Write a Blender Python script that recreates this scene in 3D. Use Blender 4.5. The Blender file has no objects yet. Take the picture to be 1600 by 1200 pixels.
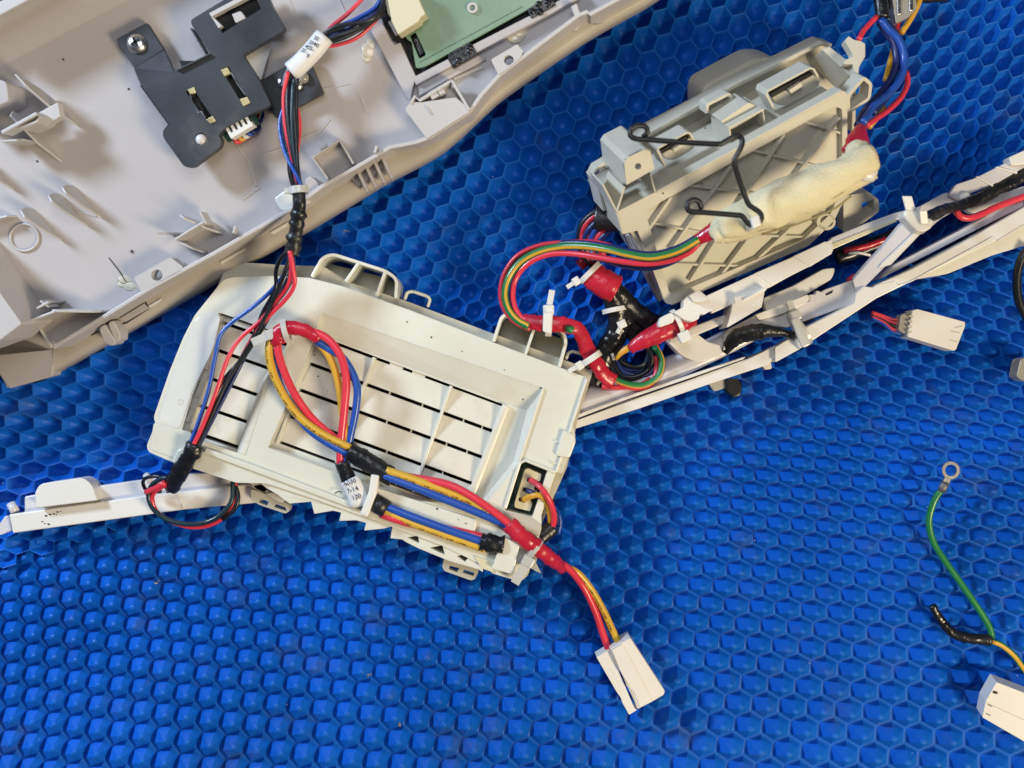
import bpy, math, random
from mathutils import Vector, Matrix
from mathutils.geometry import tessellate_polygon
random.seed(7)
C = bpy.context.scene.collection
S = 0.0002          # metres per photo pixel on the mat (frame is 0.32 m wide)
H = 1716.0          # camera height above the mat, in the same pixel units

# ------------------------------------------------------------------ camera, world, lamps, exposure
cam_d = bpy.data.cameras.new('camera'); cam = bpy.data.objects.new('camera', cam_d); C.objects.link(cam)
cam_d.sensor_width = 36; cam_d.lens = 36 * H / 1600; cam_d.clip_start = 0.01; cam_d.clip_end = 20
cam.location = (0, 0, H * S)
cam_d.dof.use_dof = True; cam_d.dof.focus_distance = (H - 60) * S; cam_d.dof.aperture_fstop = 11
bpy.context.scene.camera = cam
world = bpy.data.worlds.new('World'); bpy.context.scene.world = world; world.use_nodes = True
bg = world.node_tree.nodes['Background']; bg.inputs[0].default_value = (0.62, 0.68, 0.86, 1); bg.inputs[1].default_value = 0.10

def lamp(name, px, py, z, tx, ty, size, power, col):
    d = bpy.data.lights.new(name, 'AREA'); d.shape = 'DISK'; d.size = size; d.energy = power; d.color = col
    o = bpy.data.objects.new(name, d); C.objects.link(o)
    o.location = ((px - 800) * S, (600 - py) * S, z * S)
    t = Vector(((tx - 800) * S, (600 - ty) * S, 0)) - o.location
    o.rotation_euler = t.to_track_quat('-Z', 'Y').to_euler()
lamp('cool_window_lamp', -1550, -800, 1450, 700, 600, 0.095, 3.5, (0.66, 0.80, 1.0))
lamp('warm_ceiling_lamp', 3500, 2500, 3000, 800, 600, 0.24, 6.9, (1.0, 0.82, 0.54))
lamp('overhead_lamp', 720, -60, 1950, 760, 300, 0.16, 0.4, (0.95, 0.97, 1.0))
vs = bpy.context.scene.view_settings; vs.view_transform = 'Standard'; vs.look = 'None'; vs.exposure = 0; vs.gamma = 1

# ------------------------------------------------------------------ coordinates
def W(px, py, z=0.0):                       # the point at height z whose place in the photo is px, py
    k = (H - z) / H
    return Vector(((px - 800) * k, (600 - py) * k, z))
class Plane:
    base = 0.0
    def __init__(s, a, b, c):
        s.p = W(*a); s.n = (W(*b) - s.p).cross(W(*c) - s.p).normalized()
        if s.n.z < 0: s.n = -s.n
    def pt(s, px, py, off=0.0):
        o = Vector((0, 0, H)); d = Vector((px - 800, 600 - py, -H))
        q = s.p + s.n * off
        return o + d * ((q - o).dot(s.n) / d.dot(s.n))
def flat(z=0.0):                            # horizontal plane: heights given with it are absolute
    p = Plane((0, 0, z), (1600, 0, z), (0, 1200, z)); p.base = z; return p
MAT0 = flat(0)

# ------------------------------------------------------------------ materials
MT = {}
def nd(t, k, **kw):
    n = t.nodes.new(k)
    for a, b in kw.items(): setattr(n, a, b)
    return n
def plastic(name, col, rough=0.45, var=0.10, scale=40, bump=0.03, bscale=900, spec=0.5, trans=0.0, metal=0.0, coat=0.0,
            sss=0.0, stain=None, stain_amt=0.5, stain_scale=60, alpha=1.0, scratch=0.0):
    m = bpy.data.materials.new(name); m.use_nodes = True; t = m.node_tree; b = t.nodes['Principled BSDF']; L = t.links
    tc = nd(t, 'ShaderNodeTexCoord')
    n1 = nd(t, 'ShaderNodeTexNoise'); n1.inputs['Scale'].default_value = scale; n1.inputs['Detail'].default_value = 6
    L.new(tc.outputs['Object'], n1.inputs['Vector'])
    r = nd(t, 'ShaderNodeMapRange'); r.inputs[1].default_value = 0.3; r.inputs[2].default_value = 0.7
    r.inputs[3].default_value = 1 - var; r.inputs[4].default_value = 1 + var
    L.new(n1.outputs['Fac'], r.inputs[0])
    mul = nd(t, 'ShaderNodeVectorMath', operation='SCALE'); mul.inputs[0].default_value = col[:3]
    L.new(r.outputs[0], mul.inputs['Scale']); cur = mul.outputs[0]
    if stain:
        n3 = nd(t, 'ShaderNodeTexNoise'); n3.inputs['Scale'].default_value = stain_scale; n3.inputs['Detail'].default_value = 8
        n3.inputs['Roughness'].default_value = 0.65
        L.new(tc.outputs['Object'], n3.inputs['Vector'])
        r3 = nd(t, 'ShaderNodeMapRange'); r3.inputs[1].default_value = 0.55; r3.inputs[2].default_value = 0.75
        r3.inputs[3].default_value = 0; r3.inputs[4].default_value = stain_amt
        L.new(n3.outputs['Fac'], r3.inputs[0])
        mx = nd(t, 'ShaderNodeMix', data_type='RGBA'); L.new(r3.outputs[0], mx.inputs['Factor'])
        L.new(cur, mx.inputs['A']); mx.inputs['B'].default_value = (*stain, 1); cur = mx.outputs['Result']
    L.new(cur, b.inputs['Base Color'])
    n2 = nd(t, 'ShaderNodeTexNoise'); n2.inputs['Scale'].default_value = bscale; n2.inputs['Detail'].default_value = 3
    L.new(tc.outputs['Object'], n2.inputs['Vector'])
    hh = n2.outputs['Fac']
    if scratch:
        mp = nd(t, 'ShaderNodeMapping'); mp.inputs['Scale'].default_value = (1, 9, 1); mp.inputs['Rotation'].default_value = (0, 0, 1.1)
        L.new(tc.outputs['Object'], mp.inputs['Vector'])
        n4 = nd(t, 'ShaderNodeTexNoise'); n4.inputs['Scale'].default_value = 260; n4.inputs['Detail'].default_value = 5
        L.new(mp.outputs[0], n4.inputs['Vector'])
        ad = nd(t, 'ShaderNodeMath', operation='MULTIPLY_ADD'); ad.inputs[1].default_value = scratch
        L.new(n4.outputs['Fac'], ad.inputs[0]); L.new(hh, ad.inputs[2]); hh = ad.outputs[0]
    bp = nd(t, 'ShaderNodeBump'); bp.inputs['Strength'].default_value = 1; bp.inputs['Distance'].default_value = bump * 0.001
    L.new(hh, bp.inputs['Height']); L.new(bp.outputs[0], b.inputs['Normal'])
    rr = nd(t, 'ShaderNodeMapRange'); rr.inputs[1].default_value = 0.3; rr.inputs[2].default_value = 0.7
    rr.inputs[3].default_value = max(0.02, rough - 0.1); rr.inputs[4].default_value = min(1, rough + 0.12)
    L.new(n1.outputs['Fac'], rr.inputs[0]); L.new(rr.outputs[0], b.inputs['Roughness'])
    b.inputs['Specular IOR Level'].default_value = spec; b.inputs['Metallic'].default_value = metal
    b.inputs['Transmission Weight'].default_value = trans; b.inputs['Coat Weight'].default_value = coat
    b.inputs['Coat Roughness'].default_value = 0.12
    if sss:
        b.inputs['Subsurface Weight'].default_value = sss; b.inputs['Subsurface Radius'].default_value = (1, 0.95, 0.8)
        b.inputs['Subsurface Scale'].default_value = 0.002
    MT[name] = m; return m
plastic('mat_blue', (0.002, 0.115, 0.55), 0.50, 0.16, 22, 0.05, 700, 0.25, stain=(0.10, 0.09, 0.10), stain_amt=0.35, stain_scale=75)
plastic('mat_under', (0.002, 0.008, 0.03), 0.8)
plastic('panel_grey', (0.46, 0.43, 0.425), 0.42, 0.05, 14, 0.03, 1400, 0.4, stain=(0.40, 0.36, 0.30), stain_amt=0.3, scratch=0.5)
plastic('panel_flange', (0.45, 0.41, 0.35), 0.36, 0.05, 14, 0.03, 1400, 0.4)  # olive beige: tint of the warm light put into the flange colour
plastic('panel_rim', (0.52, 0.50, 0.49), 0.42, 0.04, 20, 0.02, 1200)
plastic('cream', (0.70, 0.70, 0.61), 0.20, 0.05, 25, 0.03, 600, 0.5, sss=0.25, stain=(0.60, 0.55, 0.40), stain_amt=0.4, stain_scale=40, scratch=0.6)
plastic('cream_slat', (0.68, 0.66, 0.56), 0.36, 0.06, 60, 0.03, 600, 0.4, sss=0.2, stain=(0.40, 0.33, 0.24), stain_amt=0.3, stain_scale=130)
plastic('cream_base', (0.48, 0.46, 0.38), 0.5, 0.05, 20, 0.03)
plastic('scuffed', (0.69, 0.70, 0.66), 0.20, 0.05, 90, 0.08, 420, 0.5, scratch=0.7, sss=0.15)
plastic('grey_box', (0.58, 0.56, 0.47), 0.42, 0.05, 20, 0.02, 1500, 0.4)
plastic('white', (0.76, 0.745, 0.70), 0.38, 0.04, 30, 0.02, 1200, 0.45, stain=(0.58, 0.52, 0.40), stain_amt=0.25)
plastic('white_cool', (0.64, 0.63, 0.66), 0.24, 0.04, 30, 0.02, 1200, 0.5)
plastic('nylon', (0.74, 0.73, 0.68), 0.35, 0.04, 80, 0.03, 900, 0.5, sss=0.5)
plastic('tie_clear', (0.66, 0.66, 0.62), 0.28, 0.04, 80, 0.02, 900, 0.5, trans=0.25, sss=0.0)
plastic('black_plastic', (0.030, 0.034, 0.042), 0.48, 0.25, 60, 0.03, 1500, 0.5, stain=(0.13, 0.115, 0.095), stain_amt=0.75, stain_scale=30)
plastic('black', (0.010, 0.011, 0.013), 0.38, 0.2)
plastic('black_tape', (0.010, 0.011, 0.014), 0.30, 0.3, 120, 0.42, 420, 0.5)
plastic('black_wire', (0.012, 0.014, 0.020), 0.30, 0.2)
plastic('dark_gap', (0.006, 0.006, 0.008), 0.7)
plastic('red_wire', (0.72, 0.045, 0.075), 0.28, 0.05, 60, 0.01, 600, 0.5)
plastic('red_tape', (0.50, 0.016, 0.040), 0.28, 0.16, 120, 0.38, 300, 0.5)
plastic('blue_wire', (0.020, 0.085, 0.42), 0.28, 0.05)
plastic('navy_wire', (0.014, 0.028, 0.14), 0.30, 0.1)
plastic('teal_wire', (0.012, 0.035, 0.050), 0.30, 0.1)
plastic('yellow_plain', (0.66, 0.36, 0.035), 0.35, 0.06)
plastic('green_wire', (0.018, 0.19, 0.055), 0.28, 0.1)
plastic('pcb_green', (0.15, 0.25, 0.16), 0.30, 0.10, 70, 0.03, 500, 0.5, stain=(0.30, 0.30, 0.24), stain_amt=0.9, stain_scale=55)
plastic('pcb_dark', (0.012, 0.045, 0.035), 0.3, 0.4, 200, 0.3, 500)
plastic('conn_cream', (0.66, 0.61, 0.42), 0.35, 0.03)
plastic('steel', (0.62, 0.62, 0.62), 0.28, 0.08, 200, 0.05, 900, 0.5, metal=1.0)
plastic('gold', (0.80, 0.68, 0.36), 0.3, 0.1, 200, 0.02, 900, 0.5, metal=0.6)
plastic('felt', (0.76, 0.69, 0.46), 0.95, 0.06, 60, 0.35, 1600, 0.1, stain=(0.68, 0.57, 0.30), stain_amt=0.3, stain_scale=90)
plastic('label_white', (0.74, 0.74, 0.74), 0.42, 0.05, 80, 0.04)
plastic('ink', (0.03, 0.03, 0.04), 0.6, 0.3)
plastic('ink_pale', (0.28, 0.28, 0.31), 0.6, 0.3)
plastic('clear_conn', (0.60, 0.58, 0.50), 0.12, 0.05, 60, 0.02, 900, 0.6, trans=0.45)
plastic('glue', (0.62, 0.58, 0.46), 0.15, 0.05, 60, 0.3, 300, 0.5)
plastic('crease_shade', (0.34, 0.27, 0.12), 0.9, 0.1)  # brown standing in for shade in the fold of the felt
plastic('crumb', (0.30, 0.27, 0.22), 0.8, 0.3)
plastic('dull_steel', (0.20, 0.20, 0.21), 0.55, 0.2, 200, 0.2, 900, 0.4, metal=0.6)
plastic('dirt', (0.05, 0.04, 0.03), 0.8, 0.3)
plastic('white_speck', (0.75, 0.75, 0.75), 0.5, 0.1)
def printed_wire():                          # yellow insulation with a broken line of tiny print along one side
    m = plastic('yellow_wire', (0.66, 0.40, 0.045), 0.30, 0.05); t = m.node_tree; L = t.links; b = t.nodes['Principled BSDF']
    uv = nd(t, 'ShaderNodeUVMap'); sp = nd(t, 'ShaderNodeSeparateXYZ'); L.new(uv.outputs[0], sp.inputs[0])
    mp = nd(t, 'ShaderNodeMapping'); mp.inputs['Scale'].default_value = (0.55, 9, 1); L.new(uv.outputs[0], mp.inputs[0])
    n = nd(t, 'ShaderNodeTexNoise'); n.inputs['Scale'].default_value = 1.0; n.inputs['Detail'].default_value = 1; L.new(mp.outputs[0], n.inputs[0])
    g = nd(t, 'ShaderNodeMath', operation='GREATER_THAN'); g.inputs[1].default_value = 0.5; L.new(n.outputs[0], g.inputs[0])
    c = nd(t, 'ShaderNodeMath', operation='COMPARE'); c.inputs[1].default_value = 0.10; c.inputs[2].default_value = 0.05; L.new(sp.outputs[1], c.inputs[0])
    mp2 = nd(t, 'ShaderNodeMapping'); mp2.inputs['Scale'].default_value = (0.045, 0, 0); L.new(uv.outputs[0], mp2.inputs[0])
    n2 = nd(t, 'ShaderNodeTexNoise'); n2.inputs['Scale'].default_value = 1; L.new(mp2.outputs[0], n2.inputs[0])
    g2 = nd(t, 'ShaderNodeMath', operation='GREATER_THAN'); g2.inputs[1].default_value = 0.47; L.new(n2.outputs[0], g2.inputs[0])
    a = nd(t, 'ShaderNodeMath', operation='MULTIPLY'); L.new(g.outputs[0], a.inputs[0]); L.new(c.outputs[0], a.inputs[1])
    a2 = nd(t, 'ShaderNodeMath', operation='MULTIPLY'); L.new(a.outputs[0], a2.inputs[0]); L.new(g2.outputs[0], a2.inputs[1])
    mx = nd(t, 'ShaderNodeMix', data_type='RGBA'); L.new(a2.outputs[0], mx.inputs['Factor'])
    src = b.inputs['Base Color'].links[0].from_socket; L.new(src, mx.inputs['A']); mx.inputs['B'].default_value = (0.10, 0.06, 0.02, 1)
    L.new(mx.outputs['Result'], b.inputs['Base Color'])
printed_wire()

# ------------------------------------------------------------------ mesh builder (photo-pixel units, scaled on build)
def catmull(P, step=6.0):
    P = [Vector(p) for p in P]
    if len(P) < 3:
        return P
    Q = [P[0] * 2 - P[1]] + P + [P[-1] * 2 - P[-2]]; out = []
    for i in range(1, len(Q) - 2):
        p0, p1, p2, p3 = Q[i - 1:i + 3]; n = max(2, int((p2 - p1).length / step))
        for k in range(n):
            t = k / n
            out.append(0.5 * ((2 * p1) + (p2 - p0) * t + (2 * p0 - 5 * p1 + 4 * p2 - p3) * t * t + (3 * p1 - p0 - 3 * p2 + p3) * t ** 3))
    out.append(P[-1]); return out
def rpoly(P, r=4.0, n=4):                    # round the corners of a photo-space outline; r may be a list
    out = []; N = len(P)
    for i in range(N):
        p = Vector(P[i][:2]); a = Vector(P[i - 1][:2]); b = Vector(P[(i + 1) % N][:2])
        ri = r[i] if isinstance(r, (list, tuple)) else r
        la, lb = (a - p).length, (b - p).length
        ri = min(ri, la * 0.48, lb * 0.48)
        if ri < 0.3: out.append(tuple(p)); continue
        s = p + (a - p) / la * ri; e = p + (b - p) / lb * ri
        for k in range(n + 1):
            t = k / n; q = s * (1 - t) ** 2 + p * 2 * t * (1 - t) + e * t * t
            out.append((q.x, q.y))
    return out
class MB:
    def __init__(s): s.v = []; s.f = []; s.m = []; s.uv = {}; s.smooth = []; s.mi = 0; s.sm = False
    def V(s, p): s.v.append(Vector(p)); return len(s.v) - 1
    def F(s, idx, uv=None):
        s.f.append(tuple(idx)); s.m.append(s.mi); s.smooth.append(s.sm)
        if uv: s.uv[len(s.f) - 1] = uv
        return s
    def prism(s, pl, P, o0, o1, holes=(), bottom=True):   # vertical-to-plane extrusion of an outline placed by its TOP in the photo
        o0 -= pl.base; o1 -= pl.base
        loops = [list(P)] + [list(h) for h in holes]
        tops = [[pl.pt(x, y, o1) for x, y in lp] for lp in loops]
        d = pl.n * (o0 - o1)
        ti = [[s.V(p) for p in lp] for lp in tops]; bi = [[s.V(p + d) for p in lp] for lp in tops]
        def area(lp): return sum(lp[i - 1][0] * lp[i][1] - lp[i][0] * lp[i - 1][1] for i in range(len(lp)))
        for k, lp in enumerate(loops):
            ccw = area(lp) < 0            # photo y runs down
            if k: ccw = not ccw
            n = len(lp)
            for i in range(n):
                j = (i + 1) % n
                q = (ti[k][i], bi[k][i], bi[k][j], ti[k][j])
                s.F(q if ccw else q[::-1])
        if len(loops) == 1:
            ccw = area(loops[0]) < 0
            s.F(ti[0] if ccw else ti[0][::-1])
            if bottom: s.F(bi[0][::-1] if ccw else bi[0])
        else:
            ft = sum(ti, []); fb = sum(bi, [])
            tri = tessellate_polygon(tops)
            for a, b, c in tri:
                n = (s.v[ft[b]] - s.v[ft[a]]).cross(s.v[ft[c]] - s.v[ft[a]])
                if n.dot(pl.n) < 0: b, c = c, b
                s.F((ft[a], ft[b], ft[c]))
                if bottom: s.F((fb[a], fb[c], fb[b]))
        return s
    def wall(s, pl, P, th, o0, o1, closed=False):        # a thin wall standing on a plane along a photo-space line
        n = len(P); T = []; o0 -= pl.base; o1 -= pl.base
        pts = [pl.pt(x, y, o1) for x, y in P]
        for i in range(n):
            a = pts[i - 1] if (i or closed) else pts[0]; b = pts[(i + 1) % n] if (i < n - 1 or closed) else pts[-1]
            d = (b - a).normalized(); T.append(d.cross(pl.n).normalized() * th / 2)
        dn = pl.n * (o0 - o1)
        L = [(s.V(p + t), s.V(p - t), s.V(p - t + dn), s.V(p + t + dn)) for p, t in zip(pts, T)]
        m = n if closed else n - 1
        for i in range(m):
            a, b = L[i], L[(i + 1) % n]
            for k in range(4): s.F((a[k], b[k], b[(k + 1) % 4], a[(k + 1) % 4]))
        if not closed: s.F(L[0]); s.F(L[-1][::-1])
        return s
    def fin(s, pl, a, b, prof, th=3.0):                   # plate standing on the plane from a to b; prof = (t, height) outline
        A = pl.pt(*a); B = pl.pt(*b); d = (B - A); n = d.cross(pl.n).normalized() * th / 2
        P = [A + d * t + pl.n * h for t, h in prof]
        f = [s.V(p + n) for p in P]; g = [s.V(p - n) for p in P]; N = len(P)
        s.F(f); s.F(g[::-1])
        for i in range(N): s.F((f[i], g[i], g[(i + 1) % N], f[(i + 1) % N]))
        return s
    def tube(s, pts, r, seg=10, step=5.0, raw=False, flat=1.0, up=None, cap=True, twist=0.0, stripe=None):
        P = pts if raw else catmull(pts, step); n = len(P); s.sm = True
        T = [(P[min(i + 1, n - 1)] - P[max(i - 1, 0)]).normalized() for i in range(n)]
        N = (up or Vector((0, 0, 1))); N = (N - T[0] * N.dot(T[0]))
        N = N.normalized() if N.length > 1e-4 else T[0].orthogonal().normalized()
        rings = []; L = 0; us = []
        for i in range(n):
            N = (N - T[i] * N.dot(T[i])).normalized()
            B = T[i].cross(N)
            if up: 
                N2 = (up - T[i] * up.dot(T[i])).normalized(); B = T[i].cross(N2); N = N2
            if i: L += (P[i] - P[i - 1]).length
            us.append(L); ri = r(i / (n - 1)) if callable(r) else r
            th0 = twist * L
            rings.append([s.V(P[i] + N * (math.cos(th0 + 2 * math.pi * k / seg) * ri * flat) + B * (math.sin(th0 + 2 * math.pi * k / seg) * ri)) for k in range(seg)])
        for i in range(n - 1):
            for k in range(seg):
                k2 = (k + 1) % seg
                if stripe: s.mi = 1 if stripe(k / seg) else 0
                s.F((rings[i][k], rings[i + 1][k], rings[i + 1][k2], rings[i][k2]),
                    ((us[i], k / seg), (us[i + 1], k / seg), (us[i + 1], (k + 1) / seg), (us[i], (k + 1) / seg)))
        s.mi = 0
        if cap: s.F(rings[0]); s.F(rings[-1][::-1])
        s.sm = False; return s
    def box(s, c, u, v, w):                               # centre and three half-axis vectors
        c, u, v, w = map(Vector, (c, u, v, w))
        if u.cross(v).dot(w) < 0: u = -u
        I = [s.V(c + u * a + v * b + w * d) for a in (-1, 1) for b in (-1, 1) for d in (-1, 1)]
        for q in ((0, 1, 3, 2), (4, 6, 7, 5), (0, 4, 5, 1), (2, 3, 7, 6), (0, 2, 6, 4), (1, 5, 7, 3)): s.F([I[k] for k in q])
        return s
    def blob(s, c, r, sx=1, sy=1, sz=1, seg=14, rows=8, ax=None):
        s.sm = True; c = Vector(c); R = []
        M = ax or Matrix.Identity(3)
        for i in range(rows + 1):
            a = math.pi * i / rows
            R.append([s.V(c + M @ Vector((math.sin(a) * math.cos(2 * math.pi * k / seg) * r * sx, math.sin(a) * math.sin(2 * math.pi * k / seg) * r * sy, math.cos(a) * r * sz))) for k in range(seg)])
        for i in range(rows):
            for k in range(seg): s.F((R[i][k], R[i + 1][k], R[i + 1][(k + 1) % seg], R[i][(k + 1) % seg]))
        s.sm = False; return s
    def grid(s, rows, closed=False):                      # loft through rows of points
        I = [[s.V(p) for p in r] for r in rows]
        for a, b in zip(I, I[1:]):
            n = len(a)
            for k in range(n if closed else n - 1): s.F((a[k], b[k], b[(k + 1) % n], a[(k + 1) % n]))
        return s

def mk(name, mb, mats, parent=None, bevel=0.0, origin=None, seg=2, label=None):
    if not isinstance(mats, (list, tuple)): mats = [mats]
    if parent is not None: org = parent['_o']; org = Vector(org)
    else:
        xs = [v.x for v in mb.v]; ys = [v.y for v in mb.v]; zs = [v.z for v in mb.v]
        org = Vector(((min(xs) + max(xs)) / 2, (min(ys) + max(ys)) / 2, min(zs))) if origin is None else Vector(origin)
    me = bpy.data.meshes.new(name)
    me.from_pydata([(v - org) * S for v in mb.v], [], mb.f)
    for mm in mats: me.materials.append(MT[mm])
    me.polygons.foreach_set('material_index', mb.m); me.polygons.foreach_set('use_smooth', mb.smooth)
    if mb.uv:
        ul = me.uv_layers.new(name='UVMap')
        for fi, uv in mb.uv.items():
            p = me.polygons[fi]
            for k, li in enumerate(p.loop_indices): ul.data[li].uv = uv[k]
    me.update()
    o = bpy.data.objects.new(name, me); C.objects.link(o)
    if parent is None: o.location = org * S
    else: o.parent = parent
    o['_o'] = tuple(org)
    if bevel:
        b = o.modifiers.new('bevel', 'BEVEL'); b.width = bevel * S; b.segments = seg; b.limit_method = 'ANGLE'; b.angle_limit = math.radians(35)
        b.use_clamp_overlap = True
    if label: o['label'] = label
    return o
def tag(o, label, cat, group=None, kind=None):
    o['label'] = label; o['category'] = cat
    if group: o['group'] = group
    if kind: o['kind'] = kind
    return o
def thing(name, loc, label, cat, group=None):
    o = bpy.data.objects.new(name, None); C.objects.link(o); p = W(*loc); o.location = p * S; o['_o'] = tuple(p)
    o.empty_display_size = 0.01
    return tag(o, label, cat, group)

# ------------------------------------------------------------------ the mats: two embossed sheets of hexagonal pits meeting at a joint
MON = [(0, 1), (0, 2), (1, 0), (1, 1), (2, 0)]
GU = [[-6.622, 0.594, 29.442, 10.295, 5.992], [32.088, 7.531, -5.387, 1.75, -1.612]]
GL = [[-16.367, 8.28, 25.608, -7.338, -1.624], [36.979, -10.657, -3.035, 1.364, 0.437]]
def G(c, x, y):
    X = (x - 800) / 800; Y = (y - 600) / 800
    r = []
    for k in range(2):
        a = c[k]; r.append((a[0] * Y + a[1] * Y * Y + a[2] * X + a[3] * X * Y + a[4] * X * X,
                            (a[2] + a[3] * Y + 2 * a[4] * X) / 800, (a[0] + 2 * a[1] * Y + a[3] * X) / 800))
    return r
def inv(c, u, v, x, y):
    for _ in range(8):
        (gu, ux, uy), (gv, vx, vy) = G(c, x, y)
        du, dv = u - gu, v - gv; det = ux * vy - uy * vx
        if abs(det) < 3e-4: return None
        dx = (vy * du - uy * dv) / det; dy = (ux * dv - vx * du) / det
        if abs(dx) > 400 or abs(dy) > 400: return None
        x += dx; y += dy
        if abs(dx) + abs(dy) < 0.01: break
    return x, y
def seam(x): return 877 - 0.322 * x
def lattice(c, keep, start):
    u0, v0 = [round(g[0]) for g in G(c, *start)]
    seen = {(u0, v0): inv(c, u0, v0, *start)}; todo = [(u0, v0)]
    while todo:
        k = todo.pop(); x, y = seen[k]
        for d in ((1, 0), (-1, 0), (0, 1), (0, -1)):
            q = (k[0] + d[0], k[1] + d[1])
            if q in seen: continue
            p = inv(c, q[0], q[1], x, y)
            seen[q] = p
            if p and -120 < p[0] < 1720 and -120 < p[1] < 1320 and keep(*p): todo.append(q)
            else: seen[q] = None
    return {k: p for k, p in seen.items() if p}
COR = [(1/3, 1/3), (-1/3, 2/3), (-2/3, 1/3), (-1/3, -1/3), (1/3, -2/3), (2/3, -1/3)]
def build_mat(name, c, keep, start, prof, z0, label, jit):
    cells = lattice(c, keep, start); mb = MB(); cache = {}
    for (u, v), (x, y) in cells.items():
        ring = []
        for a, b in COR:
            key = (round(3 * (u + a)), round(3 * (v + b)))
            if key not in cache:
                p = inv(c, u + a, v + b, x, y); cache[key] = mb.V(W(p[0], p[1], z0)) if p else None
            ring.append(cache[key])
        if None in ring: continue
        cor = [mb.v[i] for i in ring]; cc = sum(cor, Vector()) / 6
        tip = Vector((random.uniform(-1, 1), random.uniform(-1, 1), 0)) * jit
        if y > seam(x): tip = tip + Vector((8.0 * max(-0.2, (900 - x) / 800), -2.5 * max(0.0, min(1.0, (x - 500) / 700)), 0))
        # 12 points round: corners and slightly pulled-in edge middles
        prev = ring; base = cor
        rings = []
        wide_ = 1 - 0.05 * max(0.0, min(1.0, (x - 250) / 850)) * (y > seam(x))
        for s_, z_, sm in prof:
            pts = []; s_ *= wide_
            for i in range(6):
                a = base[i]; b = base[(i + 1) % 6]; mid = (a + b) / 2
                pa = cc + (a - cc) * s_; pm = cc + (mid - cc) * s_ * sm
                for p in (pa, pm):
                    pts.append(mb.V(Vector((p.x, p.y, z0 + z_)) + tip * (0.9 - s_) if s_ < 0.9 else Vector((p.x, p.y, z0 + z_))))
            rings.append(pts)
        r0 = rings[0]
        for i in range(6):
            a, m_, b = r0[2 * i], r0[2 * i + 1], r0[(2 * i + 2) % 12]
            mb.F((ring[i], ring[(i + 1) % 6], b, m_, a))
        for A, B in zip(rings, rings[1:]):
            for i in range(12): mb.F((A[i], A[(i + 1) % 12], B[(i + 1) % 12], B[i]))
        mb.F(rings[-1])
    o = mk(name, mb, 'mat_blue', origin=(0, 0, 0)); o['kind'] = 'structure'; o['label'] = label
    me = o.data
    # smooth everything except the main crease edges is not needed: flat facets read like the moulded foam
    return o
build_mat('upper_mat', GU, lambda x, y: y < seam(x) + 4, (700, 380),
          [(0.93, -0.5, 1.0), (0.85, -3, 1.02), (0.58, -10.5, 1.07), (0.28, -16.5, 1.1), (0.13, -18.0, 1.1)], 0,
          'blue foam mat of hexagonal pits above the joint', 1.5)
build_mat('lower_mat', GL, lambda x, y: y > seam(x) - 18, (700, 900),
          [(0.95, 0.6, 1.0), (0.85, 3.2, 1.0), (0.66, 9.5, 1.0), (0.22, 20.5, 1.0), (0.07, 22.0, 1.0)], -25,
          'blue foam mat of faceted raised points below the joint', 1.6)
b_ = MB().prism(flat(-24), [(-900, -700), (2500, -700), (2500, 1900), (-900, 1900)], -46, -33)
o = mk('mat_underlay', b_, 'mat_under', origin=(0, 0, -34)); o['kind'] = 'structure'

# ------------------------------------------------------------------ wires, ties, tapes
def off(pts, d, z=0): return [(p[0] + d[0], p[1] + d[1], p[2] + z) for p in pts]
def wire(parent, pts, r, mat, name='wire', seg=10, label=None, **kw):
    P = [W(*p) for p in pts]
    return mk(name, MB().tube(P, r, seg, **kw), mat, parent, label=label)
def jitter_r(r, amt=0.08, seed=0, n=40):
    rnd = random.Random(seed); A = [1 + rnd.uniform(-amt, amt) for _ in range(n + 2)]
    def f(t):
        x = t * n; i = int(x); return r * (A[i] * (1 - (x - i)) + A[min(i + 1, n + 1)] * (x - i))
    return f
def tape(parent, pts, r, mat='black_tape', amt=0.10, seed=1, name='tape_wrap', flat=0.8, label=None, step=3.0, seg=14):
    rnd = random.Random(seed); mb = MB()
    P = catmull([W(*p) for p in pts], step); n = len(P)
    base = r if callable(r) else (lambda t: r)
    jr = jitter_r(1.0, amt, seed, max(3, n // 2))
    mb.tube(P, lambda t: base(t) * jr(t), seg, raw=True, flat=flat)
    # crumple: push each vertex a little, with a helical overlap ridge
    for i, v in enumerate(mb.v):
        k = i % seg; ring = i // seg
        w = math.sin(ring * 0.9 + k * 2 * math.pi / seg * 1.0 + seed)
        c = P[min(ring, n - 1)]
        mb.v[i] = c + (v - c) * (1 + amt * 0.8 * (1 if w > 0.75 else 0) + rnd.uniform(-amt, amt) * 0.35)
    return mk(name, mb, mat, parent, label=label)
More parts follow.
